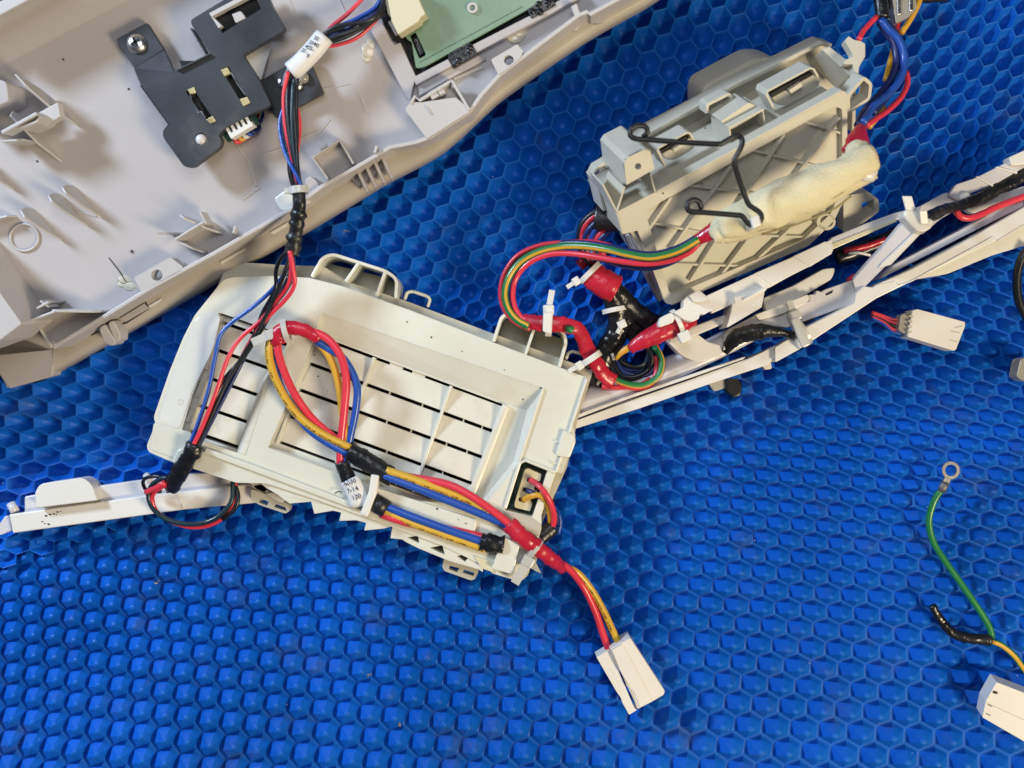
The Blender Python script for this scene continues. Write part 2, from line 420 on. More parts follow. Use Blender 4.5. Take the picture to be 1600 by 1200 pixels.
def cable_tie(parent, c, d, r, band=8, head=(0, -1), tail=0, mat='nylon', hs=8, taild=None, flatz=0.85, tailw=3.2):
    c = W(*c); d = Vector((d[0], -d[1], 0)).normalized(); side = Vector((0, 0, 1)).cross(d)
    t = mk('cable_tie', MB().grid([[c + (side * math.cos(a) * (r + o) + Vector((0, 0, 1)) * math.sin(a) * (r + o) * flatz) + d * w
        for a in [2 * math.pi * k / 20 for k in range(20)]] for o, w in ((0, -band / 2), (1.8, -band / 2), (1.8, band / 2), (0, band / 2))], closed=True), mat, parent, bevel=0.4)
    h = Vector((head[0], -head[1], 0)).normalized(); hc = c + h * (r + hs * 0.55) + Vector((0, 0, 2))
    s2 = h.cross(Vector((0, 0, 1))).normalized()
    mk('tie_head', MB().box(hc, h * hs * 0.55, s2 * hs * 0.62, Vector((0, 0, hs * 0.5))), mat, t, bevel=1.6)
    if tail:
        td = Vector((taild[0], -taild[1], 0)).normalized() if taild else h
        s3 = td.cross(Vector((0, 0, 1))).normalized()
        mk('tie_tail', MB().box(hc + td * (tail / 2 + hs * 0.3) + Vector((0, 0, 2)), td * tail / 2, s3 * tailw, Vector((0.0, 0, 1.1)) + td * 0.0), mat, t, bevel=0.6)
    return t
def text_on(parent, rows, c, ax, r, size, mat='ink', lift=0.25, name='printing'):
    """Lettering bent round a sleeve: c centre (px,py,z), ax unit axis in the photo, rows = (text, across, along)"""
    c = W(*c); a = Vector((ax[0], -ax[1], 0)).normalized(); side = a.cross(Vector((0, 0, 1)))
    mb = MB()
    for row in rows:
        txt, along, across, rot = row[:4]
        cu = bpy.data.curves.new('t', 'FONT'); cu.body = txt; cu.size = size; cu.resolution_u = 3; cu.align_x = 'CENTER'; cu.offset = 0.012 * size
        ob = bpy.data.objects.new('t', cu); C.objects.link(ob)
        me = ob.to_mesh(); base = len(mb.v)
        cr, sr = math.cos(rot), math.sin(rot)
        for v in me.vertices:
            x = v.co.x * cr - v.co.y * sr; y = v.co.x * sr + v.co.y * cr
            p = along + x; q = across + y; an = q / r
            mb.v.append(c + a * p - side * math.sin(an) * (r + lift) + Vector((0, 0, 1)) * math.cos(an) * (r + lift))
        for f in me.polygons: mb.f.append(tuple(base + k for k in f.vertices)); mb.m.append(0); mb.smooth.append(False)
        ob.to_mesh_clear(); bpy.data.objects.remove(ob); bpy.data.curves.remove(cu)
    return mk(name, mb, mat, parent)

# ------------------------------------------------------------------ the big beige-grey cover panel, top left
F = Plane((60, 500, 60), (600, 250, 125), (150, 50, 112))
pn = thing('cover_panel', (300, 250, 0), 'large beige grey moulded plastic panel lying inside up across the top left corner', 'plastic panel')
rimtop = [(83, 543), (240, 447), (330, 398), (457, 325), (503, 291), (560, 259), (609, 230), (650, 222), (672, 214), (732, 176),
          (752, 148), (779, 118), (822, 85), (903, 24), (917, 18), (922, 22), (966, -2), (1060, -50), (1150, -95)]
outer = [(81, 586), (243, 494), (300, 462), (450, 376), (479, 361), (560, 312), (602, 286), (655, 259), (690, 239), (722, 212),
         (752, 183), (780, 157), (850, 107), (912, 65), (940, 48), (1012, 8), (1085, -40), (1170, -85)]
def resample(P, n):
    Q = [Vector(p) for p in P]; L = [0]
    for a, b in zip(Q, Q[1:]): L.append(L[-1] + (b - a).length)
    out = []; j = 0
    for i in range(n):
        t = L[-1] * i / (n - 1)
        while j < len(L) - 2 and L[j + 1] < t: j += 1
        k = (t - L[j]) / (L[j + 1] - L[j]); out.append(Q[j].lerp(Q[j + 1], k))
    return out
# floor with a raised far side
mb = MB()
fl = [(-260, 520), (60, 512), (80, 542)] + rimtop + [(1150, -300), (-260, -300)]
fl_in = [(x, y) for x, y in [(-260, 560), (58, 508), (84, 545)]] + [(p[0] - 1, p[1]) for p in rimtop[1:]] + [(1150, -420), (-260, -420)]
mb.prism(F, fl_in, -12, 0)
mk('panel_floor', mb, 'panel_grey', pn)
# outer band sweeping down past the rim
n = 70; A = resample(rimtop, n); B = resample(outer, n); rows = []
for i in range(n):
    a, b = A[i], B[i]; dd = (b - a); u = dd.normalized()
    r = [F.pt(a.x - u.x * 6, a.y - u.y * 6, -26), F.pt(a.x, a.y, -26)]
    r.append(F.pt(a.x + dd.x * 0.62, a.y + dd.y * 0.62, -27))
    r.append(F.pt(a.x + dd.x * 0.84, a.y + dd.y * 0.84, -31)); r.append(F.pt(a.x + dd.x * 0.95, a.y + dd.y * 0.95, -37))
    e = F.pt(b.x, b.y, -46); r.append(e); r.append(e - Vector((0, 0, 16))); r.append(e - Vector((6, -10, 24)))
    rows.append(r)
mb = MB(); mb.sm = True; mb.grid(rows)
ob = mk('outer_flange', mb, 'panel_flange', pn)
mb = MB().wall(F, rimtop, 5.5, -27, 30)
mk('rim_wall', mb, 'panel_rim', pn, bevel=1.0)
mk('flange_lip', MB().wall(F, [(b.x - 3, b.y - 6) for b in B], 2, -50, -36), 'panel_rim', pn, bevel=0.6)
# left end: raised block, dark sloping end, bright lip
mk('end_block', MB().prism(F, rpoly([(-300, 330), (-60, 370), (-2, 455), (34, 506), (-2, 533), (-300, 640)], 4), 0, 92), 'panel_rim', pn, bevel=2)
mk('end_slope', MB().prism(F, [(-60, 558), (-10, 536), (36, 509), (60, 507), (84, 546), (82, 588), (14, 607), (-60, 500)], -56, -27.5), 'panel_grey', pn, bevel=2)
mk('end_lip', MB().wall(F, [(-60, 470), (-4, 572), (14, 604)], 8, -62, -34), 'panel_rim', pn, bevel=1.5)
mk('corner_wall', MB().wall(F, [(60, 511), (81, 543)], 4, -24, 10), 'panel_rim', pn, bevel=0.8)
# the far side curves up to a bright lip
rows = []
for i in range(30):
    t = i / 29; x0 = -120 + 560 * t; y0 = 175 - 290 * t
    rows.append([F.pt(x0 + 30, y0 - 14, -2), F.pt(x0 + 8, y0 - 28, 3), F.pt(x0 - 10, y0 - 42, 14), F.pt(x0 - 40, y0 - 66, 30),
                 F.pt(x0 - 56, y0 - 84, 62), F.pt(x0 - 62, y0 - 96, 84)])
mb = MB(); mb.sm = True; mb.grid(rows); mk('far_side', mb, 'panel_grey', pn)
mk('far_lip', MB().prism(F, [(-60, 60), (0, 24), (52, -4), (110, -36), (92, -60), (20, -8), (-60, 32)], 60, 88), 'panel_rim', pn, bevel=1.5)
mk('far_boss', MB().prism(F, rpoly([(-60, 105), (10, 128), (14, 158), (-60, 190)], 5), 0, 55), 'panel_grey', pn, bevel=1.5)
# ribs (thin fins)
lens = [(0, 0), (1, 0), (0.80, 20), (0.52, 40), (0.30, 50), (0.10, 44), (0, 25)]
for a, b in (((51, 326), (97, 376)), ((94, 304), (137, 353)), ((115, 291), (158, 340)), ((-22, 246), (21, 296))):
    mk('rib', MB().fin(F, a, b, lens, 2.6), 'panel_rim', pn, bevel=0.6)
mk('rib', MB().fin(F, (-30, 352), (26, 338), [(0, 0), (1, 0), (0.95, 22), (0, 22)], 2.6), 'panel_rim', pn, bevel=0.6)
mk('rib', MB().wall(F, [(92, 306), (122, 330), (150, 338)], 1.5, 0, 2), 'panel_rim', pn)
P = [F.pt(38 + 22 * math.cos(a), 371 + 21 * math.sin(a), 2) for a in [2 * math.pi * k / 28 for k in range(29)]]
mk('moulded_ring', MB().tube(P, 1.8, 6, raw=True, cap=False), 'panel_rim', pn)
# brackets on the floor
mb = MB().wall(F, [(2, 207), (57, 177)], 4.5, 45, 74); mb.wall(F, [(57, 177), (62, 182), (56, 190), (30, 200)], 4, 20, 70)
mk('bracket_rim', mb, 'panel_rim', pn, bevel=0.8)
mb = MB().fin(F, (86, 158), (121, 196), [(0, 0), (1, 0), (0.55, 40), (-0.35, 62), (-0.8, 62), (-0.45, 20)], 3)
mb.fin(F, (60, 204), (96, 253), [(0, 0), (1, 0), (0.5, 36), (-0.3, 60), (-0.5, 40)], 3)
mb.fin(F, (40, 226), (66, 224), [(0, 0), (1, 0), (0.9, 50), (-0.4, 50)], 3)
mb.prism(F, [(60, 176), (90, 160), (94, 182), (66, 200)], 28, 44)
mk('bracket', mb, 'panel_rim', pn, bevel=0.8)
mb = MB().fin(F, (74, 500), (116, 484), [(-0.1, 0), (1, 0), (1, 60), (0, 60), (-0.15, 40)], 3.5)
mb.fin(F, (128, 484), (176, 486), [(-0.2, 0), (1, 0), (0.75, 40), (-0.15, 62), (-0.45, 50)], 3.5)
mb.fin(F, (84, 480), (102, 470), [(0, 0), (1, 0), (1, 52), (0, 52)], 3)
mb.wall(F, [(62, 470), (76, 480)], 3, 20, 50)
mk('bracket', mb, 'panel_rim', pn, bevel=1.0)
mb = MB().wall(F, [(273, 374), (319, 346)], 3, 0, 44); mb.fin(F, (320, 350), (350, 366), [(0, 0), (1, 0), (0.6, 30), (-0.45, 50), (-0.75, 44)], 3)
mb.wall(F, [(275, 376), (300, 388), (318, 394)], 2.6, 0, 22); mb.fin(F, (268, 366), (292, 364), [(0, 0), (1, 0), (-.2, 44)], 2.6)
mb.wall(F, [(312, 331), (322, 350)], 3, 18, 46)
mk('bracket', mb, 'panel_rim', pn, bevel=0.7)
# mounting lugs with holes
def disc(cx, cy, r, n=22, ry=None): return [(cx + r * math.cos(2 * math.pi * k / n), cy + (ry or r) * math.sin(2 * math.pi * k / n)) for k in range(n)]
mk('mounting_lug', MB().prism(F, rpoly([(209, 434), (266, 402), (286, 417), (282, 424), (220, 456)], 3), 8, 30, [disc(245, 430, 8.8)]), 'panel_rim', pn, bevel=0.8)
mk('mounting_lug', MB().prism(F, rpoly([(767, 93), (808, 69), (818, 80), (812, 92), (779, 118)], 3), 8, 31, [disc(795, 94, 7.8)]), 'panel_rim', pn, bevel=0.8)
# pocket and block near the rim
mk('pocket', MB().wall(F, [(513, 281), (488, 246), (530, 219), (552, 256)], 3, -8, 26).box(F.pt(506, 230, 14), (5, 3, 0), (-1, 2, 0), (0, 0, 3)), 'panel_rim', pn, bevel=0.6)
mk('pocket_floor', MB().prism(F, [(488, 248), (530, 221), (552, 258), (512, 284)], 0.5, 3), 'panel_grey', pn)
mb = MB().prism(F, rpoly([(633, 172), (642, 158), (656, 160), (712, 152), (731, 168), (735, 174), (667, 217)], 2.5), -4, 34)
mb.wall(F, [(641, 162), (648, 150), (655, 157), (700, 129), (706, 126), (733, 172)], 4, 14, 36)
mb.box(F.pt(678, 149, 26), (3, -5, 0), (5, 3, 0), (0, 0, 8)); mb.box(F.pt(689, 143, 26), (3, -5, 0), (4, 2, 0), (0, 0, 8))
mb.wall(F, [(665, 165), (673, 178)], 2, 34, 36.5)
mk('snap_block', mb, 'panel_rim', pn, bevel=1.0)
mk('snap_recess', MB().prism(F, [(646, 160), (702, 132), (716, 155), (662, 172)], 2, 16), 'panel_grey', pn)
# ribbed clip under the rim and two-pronged clip
mb = MB()
for dx in (0, 13, 26, 38):
    mb.box(F.pt(566 + dx, 281 - dx * 0.55, -8), Vector((9, -19, 0)), Vector((2.2, 1.2, 0)), Vector((0, 0, 10)))
mb.prism(F, rpoly([(546, 277), (558, 264), (588, 243), (601, 257), (592, 268), (560, 292)], 4), -30, -16)
mk('ribbed_clip', mb, 'panel_grey', pn, bevel=1.6)
mb = MB(); mb.prism(F, rpoly([(154, 513), (163, 506), (182, 536), (174, 541), (163, 536)], 4), -30, 2); mb.prism(F, rpoly([(168, 505), (176, 500), (188, 520), (187, 533), (180, 535)], 4), -30, 0)
mk('pronged_clip', mb, 'panel_rim', pn, bevel=1.6)
# slit details on the flange and dents on the floor
mb = MB(); mb.wall(F, [(178, 511), (196, 505), (232, 482), (226, 470)], 1.2, -30, -24.4); mb.wall(F, [(142, 524), (152, 519)], 1.2, -30, -24.4)
mk('flange_slit', mb, 'dark_gap', pn)
mk('flange_step', MB().prism(F, [(186, 498), (225, 474), (232, 482), (196, 503)], -30, -22), 'panel_grey', pn, bevel=0.6)
for q in ([(232, 478), (252, 466), (248, 473), (234, 481)], [(344, 409), (384, 387), (382, 391), (346, 413)], [(422, 363), (450, 347), (448, 354), (427, 366)]):
    mk('flange_scuff', MB().prism(F, q, -28, -26 + 1.2), 'white', pn)
for q_ in ([(369, 225), (386, 250), (400, 288)], [(395, 290), (407, 292), (378, 312)], [(386, 250), (440, 232), (466, 218), (500, 205), (515, 186), (508, 180)],
           [(470, 148), (545, 130), (563, 150), (574, 178)], [(452, 0), (475, 54)], [(525, -10), (541, 22)]):
    mk('moulding_line', MB().wall(F, q_, 1.5, 0, 1.2), 'panel_rim', pn)
mb = MB(); mb.wall(F, [(170, 403), (185, 422), (197, 441)], 1.1, 0, 1.6); mb.box(F.pt(206, 393, 1), (0.8, 2, 0), (-1.4, 0.5, 0), (0, 0, 0.7))
for x, y in ((99, 93), (201, 139), (58, 252)): mb.blob(F.pt(x, y, 0.6), 1.8, 1, 1, 0.4, 8, 4)
mk('dark_speck', mb, 'dirt', pn)
mb = MB()
for x, y, r in ((575, 78, 12), (573, 88, 9), (580, 68, 8)): mb.blob(F.pt(x, y, 0), r, 0.8, 1.0, 0.12, 14, 6)
mb.blob(F.pt(805, 52, 0), 15, 1.0, 1.0, 0.14, 18, 6); mb.blob(F.pt(812, 48, 0), 12, 1.0, 1.0, 0.2, 18, 6)
for k in range(5): mb.blob(F.pt(196 + random.uniform(-12, 14), 440 + random.uniform(-8, 8), -0.4), random.uniform(5, 9), 1.5, 0.8, 0.10, 12, 4)
ob = mk('glue_residue', mb, 'glue', pn); ob['kind'] = 'stuff'
for q_ in ((368, 360), (588, 235)): mk('rim_pip', MB().box(F.pt(q_[0], q_[1], 28), (1.5, 5, 0), (1.5, -0.4, 0), (0, 0, 8)), 'panel_rim', pn, bevel=0.5)
# raised frame around the circuit board bay
mb = MB(); mb.prism(F, [(579, 47), (588, 34), (597, 34), (610, 62), (617, 70), (625, 66), (650, 120), (645, 135), (641, 158), (634, 150)], 0, 14)
mb.prism(F, [(645, 121), (700, 92), (706, 103), (650, 133)], 0, 15)
mb.prism(F, [(736, 71), (860, 8), (900, -14), (906, -4), (866, 18), (744, 82)], 0, 15)
mb.prism(F, [(650, 134), (708, 104), (745, 86), (760, 92), (700, 124), (655, 150)], 0, 8)
mk('board_frame', mb, 'panel_grey', pn, bevel=1.0)
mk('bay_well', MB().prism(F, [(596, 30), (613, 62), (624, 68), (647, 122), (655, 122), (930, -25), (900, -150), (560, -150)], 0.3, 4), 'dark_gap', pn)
mb = MB(); mb.wall(F, [(708, 124), (755, 104)], 5, 0, 3)
mk('floor_ridge', mb, 'panel_grey', pn, bevel=1)
for x, y in ((723, 89), (845, 13)):
    mb = MB(); c = F.pt(x, y, 10); u = (F.pt(x + 20, y - 11, 10) - c); v = F.pt(x + 5, y + 9, 10) - c
    mb.box(c, u * 0.95, v * 0.9, (0, 0, 7)); mb.box(c - v * 1.5 + Vector((0, 0, 1)), u * 0.85, v * 0.6, (0, 0, 6))
    for k in range(7): mb.blob(c + u * random.uniform(-.8, .8) + v * random.uniform(-.7, .7) + Vector((0, 0, 6)), random.uniform(3, 6), 1, 1, 0.6, 8, 5)
    mk('latch', mb, 'black_tape', pn, bevel=1.2)
mb = MB(); mb.prism(F, rpoly([(925, 34), (945, 16), (952, 14), (952, 24), (940, 35), (930, 37)], 3), -28, -18); mb.blob(F.pt(897, 40, -24), 9, 1, 1, 0.5, 12, 6)
mk('flange_pad', mb, 'panel_grey', pn, bevel=1.5)
mk('rim_tab', MB().prism(F, [(892, 10), (901, 5), (906, 20), (899, 26)], 0, 30), 'panel_rim', pn, bevel=0.8)
mk('tie_anchor', MB().prism(F, rpoly([(428, 310), (452, 292), (478, 296), (482, 316), (452, 330), (438, 328)], 4), 6, 24), 'nylon', pn, bevel=1.5)
mk('rim_saddle', MB().prism(F, rpoly([(476, 282), (484, 274), (492, 280), (502, 294), (482, 306)], 4), -20, 24), 'panel_grey', pn, bevel=1.2)

# ------------------------------------------------------------------ circuit board in the bay, with its plug
pb = thing('circuit_board', (740, 30, 120), 'green circuit board in the dark bay of the panel at the top edge', 'circuit board')
hole = rpoly([(640, 55), (649, 50), (666, 86), (655, 92)], 3)
mk('board', MB().prism(F, rpoly([(560, -60), (636, 61), (643, 66), (650, 107), (664, 104), (822, 16), (935, -55), (900, -150), (560, -150)], [0, 0, 0, 4, 5, 0, 0, 0, 0]), 12, 17, [hole]), 'pcb_green', pb, bevel=0.5)
mb = MB(); P = disc(738, 12, 8.5); mb.prism(F, P, 17, 21, [disc(738, 12, 4.5)]); mk('ring_post', mb, 'panel_rim', pb, bevel=1)
mb = MB()
for a, b in (((655, 98), (817, 10)),): mb.wall(F, [a, b], 0.8, 17, 17.3)
mk('board_edge_trace', mb, 'pcb_dark', pb)
mk('board_catch', MB().prism(F, [(645, 62), (652, 58), (663, 82), (656, 88)], 6, 13), 'black_tape', pb, bevel=1)
pc = thing('plug_housing', (640, 25, 140), 'cream plug housing on the corner of the green circuit board', 'connector')
mk('plug_body', MB().prism(F, rpoly([(602, -20), (618, -25), (646, -20), (665, 22), (656, 28), (655, 33), (622, 54), (612, 34)], 2), 17, 46), 'conn_cream', pc, bevel=1.2)
mb = MB(); mb.prism(F, [(600, -10), (618, -2), (632, 16), (630, 24), (622, 26), (614, 30), (606, 22)], 30, 40); mk('plug_front', mb, 'conn_cream', pc, bevel=0.8)
mk('plug_foot', MB().prism(F, [(606, 34), (614, 30), (622, 50), (617, 54)], 8, 20), 'label_white', pc, bevel=1)
for k, (x, y) in enumerate(((617, 6), (621, 14), (625, 22))): mk('plug_slot', MB().prism(F, [(x, y - 2), (x + 4, y - 3), (x + 5, y + 1), (x + 1, y + 2)], 38, 40.6), 'dark_gap', pc)

# ------------------------------------------------------------------ black bracket with screws and a small plug
BR = Plane((60, 500, 105), (600, 250, 170), (150, 50, 157))
BL = Plane((60, 500, 78), (600, 250, 143), (150, 50, 130))
br = thing('sensor_bracket', (310, 130, 90), 'black plastic bracket holding a small sensor board, fixed by screws inside the beige panel', 'bracket')
mk('screw_tab', MB().prism(BL, rpoly([(181, 61), (229, 35), (256, 78), (210, 107)], 3), -10, 0), 'black_plastic', br, bevel=1)
mb = MB(); T = [BL.pt(209, 107), BL.pt(257, 78)]; U = [BR.pt(220, 134), BR.pt(272, 112)]
mb.grid([[T[0] - Vector((0, 0, 8)), T[0], T[1], T[1] - Vector((0, 0, 8))], [U[0] - Vector((0, 0, 8)), U[0], U[1], U[1] - Vector((0, 0, 8))]]); mk('tab_step', mb, 'black_plastic', br, bevel=0.8)
plate = [(219, 133), (272, 112), (276, 109), (328, 84), (299, 38), (298, 31), (362, -8), (412, -20), (424, 8), (444, 44), (441, 49), (379, 86), (405, 126), (424, 164), (392, 178), (352, 200), (341, 211), (346, 218), (344, 230), (300, 262), (288, 261), (255, 215), (254, 204), (263, 194), (226, 143)]
slotA = [(345, 108), (357, 104), (391, 162), (380, 166)]; slotB = [(290, 143), (302, 139), (336, 190), (324, 190)]
win = [(330, 22), (396, -12), (408, 14), (348, 52)]
mk('main_plate', MB().prism(BR, rpoly(plate, [3, 1, 1, 3, 3, 4, 3, 3, 3, 5, 3, 3, 3, 3, 3, 3, 3, 5, 8, 9, 9, 8, 6, 3, 3]), -14, 0, [slotA, slotB, win, disc(314, 217, 10)]), 'black_plastic', br, bevel=1.4)
mb = MB().wall(BR, [(276, 110), (328, 84)], 2.5, 0, 5); mb.wall(BR, [(263, 194), (226, 143), (219, 133)], 2, -8, 1); mb.wall(BR, [(324, 88), (298, 44)], 2.5, -14, 1.5)
mk('plate_rib', mb, 'black_plastic', br, bevel=0.8)
mk('window_lip', MB().wall(BR, [(344, 42), (329, 23), (395, -12)], 6, -10, 2), 'panel_rim', br, bevel=1)
mk('window_pawl', MB().prism(BR, rpoly([(362, 22), (376, 17), (384, 28), (368, 36)], 2), -8, 1), 'panel_rim', br, bevel=1)
mk('window_back', MB().prism(BR, [(326, 20), (400, -20), (412, 16), (346, 56)], -22, -16), 'black', br)
mk('slot_back', MB().prism(BR, [(280, 95), (364, 95), (400, 175), (330, 200)], -22, -16), 'black', br)
for q in ([(345, 109), (355, 105), (360, 115), (350, 119)], [(374, 155), (386, 151), (391, 161), (380, 166)], [(293, 140), (303, 136), (306, 145), (297, 147)], [(322, 187), (332, 181), (337, 190), (328, 193)]):
    mk('brass_contact', MB().prism(BR, q, -5, 1.5), 'gold', br, bevel=0.6)
mb = MB(); mb.wall(BR, [(297, 148), (300, 160), (305, 168), (309, 176), (314, 174), (322, 186)], 1.4, -4, 0.5); mb.wall(BR, [(361, 113), (370, 130), (383, 148)], 1.4, -4, 0.5)
mk('wire_spring', mb, 'steel', br)
mk('arm', MB().prism(BL, rpoly([(403, 128), (448, 102), (482, 90), (506, 146), (437, 183), (430, 184), (418, 165)], 3), -8, 0), 'black_plastic', br, bevel=1)
mk('alignment_pin', MB().blob(BR.pt(314, 218, -4), 8, 1, 1, 0.8, 16, 8), 'white_cool', br)
mk('alignment_pin', MB().blob(BL.pt(473, 121, 3), 9, 1, 1, 0.8, 16, 8), 'clear_conn', br)
def screw(parent, pl, x, y, r, label=None):
    mb = MB(); c = pl.pt(x, y, 0); mb.sm = True
    prof = [(0.0, 0.52), (0.25, 0.50), (0.55, 0.44), (0.82, 0.30), (0.97, 0.10), (1.0, 0.0), (0.98, -0.15)]
    rows = [[c + Vector((math.cos(a) * r * q, math.sin(a) * r * q, r * h)) for a in [2 * math.pi * k / 28 for k in range(28)]] for q, h in prof]
    mb.grid(rows, closed=True); s = mk('screw', mb, 'steel', parent)
    mb = MB(); 
    for an in (0.5, 0.5 + math.pi / 2):
        d = Vector((math.cos(an), math.sin(an), 0)); e = Vector((-d.y, d.x, 0)); mb.box(c + Vector((0, 0, r * 0.50)), d * r * 0.46, e * r * 0.12, (0, 0, r * 0.05))
    o = mk('screw_slot', mb, 'dark_gap', s); return s
screw(br, BL, 214, 68, 15); screw(br, BL, 444, 129, 11); screw(br, BL, 463, 132, 10)
mk('small_board', MB().prism(BR, [(346, 210), (352, 200), (385, 178), (398, 178), (404, 192), (396, 198), (356, 222)], -24, -16), 'pcb_dark', br)
mk('white_tape', MB().prism(BR, [(378, 87), (410, 66), (424, 68), (408, 124), (401, 124)], -34, -30), 'label_white', br)
sp = thing('small_plug', (372, 200, 100), 'small white five-pin plug at the lower edge of the black bracket', 'connector')
mk('plug_body', MB().prism(BR, [(349, 196), (384, 177), (396, 196), (361, 217)], -22, -4), 'white', sp, bevel=0.8)
for k in range(5): 
    x = 357 + k * 7.6; y = 199 - k * 4.1
    mk('plug_slot', MB().prism(BR, [(x, y), (x + 3, y - 1.6), (x + 7, y + 6), (x + 4, y + 8)], -4.4, -3.4), 'dark_gap', sp)
for k, (m_, x) in enumerate((('red_wire', 364), ('yellow_plain', 371), ('label_white', 378), ('blue_wire', 385), ('navy_wire', 391))):
    y = 213 - (x - 364) * 0.55
    wire(sp, [(x, y, 130), (x + 5, y + 9, 128), (x + 14, y + 6 - k, 122), (396 + k * 2, 205 - k * 3, 118), (404 + k * 2, 180, 116), (410, 150, 116)], 3.2, m_)
for k, m_ in enumerate(('red_wire', 'label_white', 'red_wire', 'yellow_plain', 'black_wire', 'black_wire', 'navy_wire')):
    wire(sp, [(413 + k * 2.0, 60, 105), (409 + k * 2.6, 90, 112), (405 + k * 3.2, 130, 116), (402 + k * 2, 180, 108), (397 + k * 2, 212, 108)], 3.0, m_)

# ------------------------------------------------------------------ harness one: black, blue and red wires from the board down over the cream housing
h1 = thing('signal_harness', (460, 250, 130), 'thin black, blue and red wires running from the circuit board over the cream housing', 'wire bundle')
Z0 = 176
up_w = [('red_wire', [(575, -12, 178), (545, 20, 172), (519, 41, 172), (505, 58, 176)], 3.6), ('blue_wire', [(598, -14, 186), (588, 10, 186), (560, 28, 182), (525, 44, 180), (504, 62, 178)], 3.6),
        ('black_wire', [(600, -8, 190), (596, 12, 192), (575, 33, 196), (530, 40, 192), (508, 52, 186), (498, 66, 182)], 3.6),
        ('black_wire', [(622, 20, 160), (606, 18, 178), (590, 28, 186), (566, 44, 184), (535, 60, 184), (506, 68, 182)], 3.6),
        ('navy_wire', [(620, 12, 160), (604, 10, 176), (586, 22, 186), (560, 36, 186), (530, 50, 178), (506, 64, 176)], 3.4),
        ('black_wire', [(618, 4, 160), (600, 14, 186), (584, 30, 190), (556, 46, 188), (526, 56, 190), (504, 66, 186)], 3.4),
        ('teal_wire', [(596, 8, 178), (578, 24, 182), (548, 42, 180), (520, 48, 184), (504, 60, 182)], 3.4),
        ('red_wire', [(616, 3, 160), (604, 12, 170), (580, 40, 172), (556, 60, 172), (528, 70, 172), (508, 73, 174)], 3.2),
        ('red_wire', [(618, 8, 156), (606, 16, 166)], 3.2),
        ('blue_wire', [(590, 18, 176), (556, 36, 176), (522, 54, 178), (500, 66, 176)], 3.4)]
for m_, p, r in up_w: wire(h1, p, r * 0.85, m_)
sl = [(507, 57, 186), (490, 78, 186), (470, 99, 184), (455, 112, 182)]
sleeve = mk('printed_sleeve', MB().tube([W(*p) for p in sl], 14.0, 20, flat=0.8), 'label_white', h1, label='white sleeve printed with part numbers')
ax = (0.64, -0.77)
text_on(sleeve, [('30', 22, 2, -1.35), ('2040', 14, 0, -1.35), ('405-', 6, 1, -1.35), ('20', -2, 6, -1.35), ('9', -4, -5, -1.35)], (481, 87, 186), ax, 12.2, 8.2)
tape(h1, [(460, 106, 178), (452, 122, 174), (448, 140, 172)], 11.5, 'black_wire', 0.04, 3, 'sleeve_end')
dn_w = [('red_wire', [(450, 112, 188), (443, 150, 184), (446, 200, 184), (456, 245, 182), (464, 290, 176)], 3.4),
        ('black_wire', [(452, 118, 180), (449, 160, 186), (452, 210, 186), (462, 260, 184), (472, 296, 176)], 3.8),
        ('black_wire', [(460, 118, 182), (459, 160, 186), (462, 210, 186), (465, 262, 184), (470, 296, 176)], 3.8),
        ('black_wire', [(464, 120, 182), (463, 170, 184), (464, 220, 178), (458, 262, 178), (464, 296, 176)], 3.6),
        ('navy_wire', [(455, 118, 178), (452, 170, 180), (455, 230, 176), (466, 280, 174)], 3.4),
        ('teal_wire', [(447, 140, 176), (443, 190, 178), (448, 230, 176), (461, 290, 174)], 3.4),
        ('blue_wire', [(444, 165, 172), (437, 195, 172), (444, 235, 178), (462, 272, 186), (474, 296, 178)], 3.4),
        ('red_wire', [(463, 165, 172), (468, 195, 172), (464, 240, 172), (462, 285, 172)], 3.8),
        ('teal_wire', [(458, 130, 188), (456, 180, 190), (458, 230, 188), (466, 285, 180)], 3.2),
        ('black_wire', [(452, 235, 180), (453, 270, 178), (460, 297, 174)], 3.8)]
for m_, p, r in dn_w: wire(h1, p, r * 0.82, m_)
cable_tie(h1, (467, 297, 176), (0.1, 1), 12, 10, (-1, 0.1), 0, 'tie_clear', 7)
tape(h1, [(467, 300, 176), (468, 318, 174), (466, 330, 170)], 9.5, seed=4, amt=.07)
tape(h1, [(467, 328, 172), (464, 350, 164), (460, 375, 156), (456, 398, 150)], 10.5, seed=8, amt=0.16)
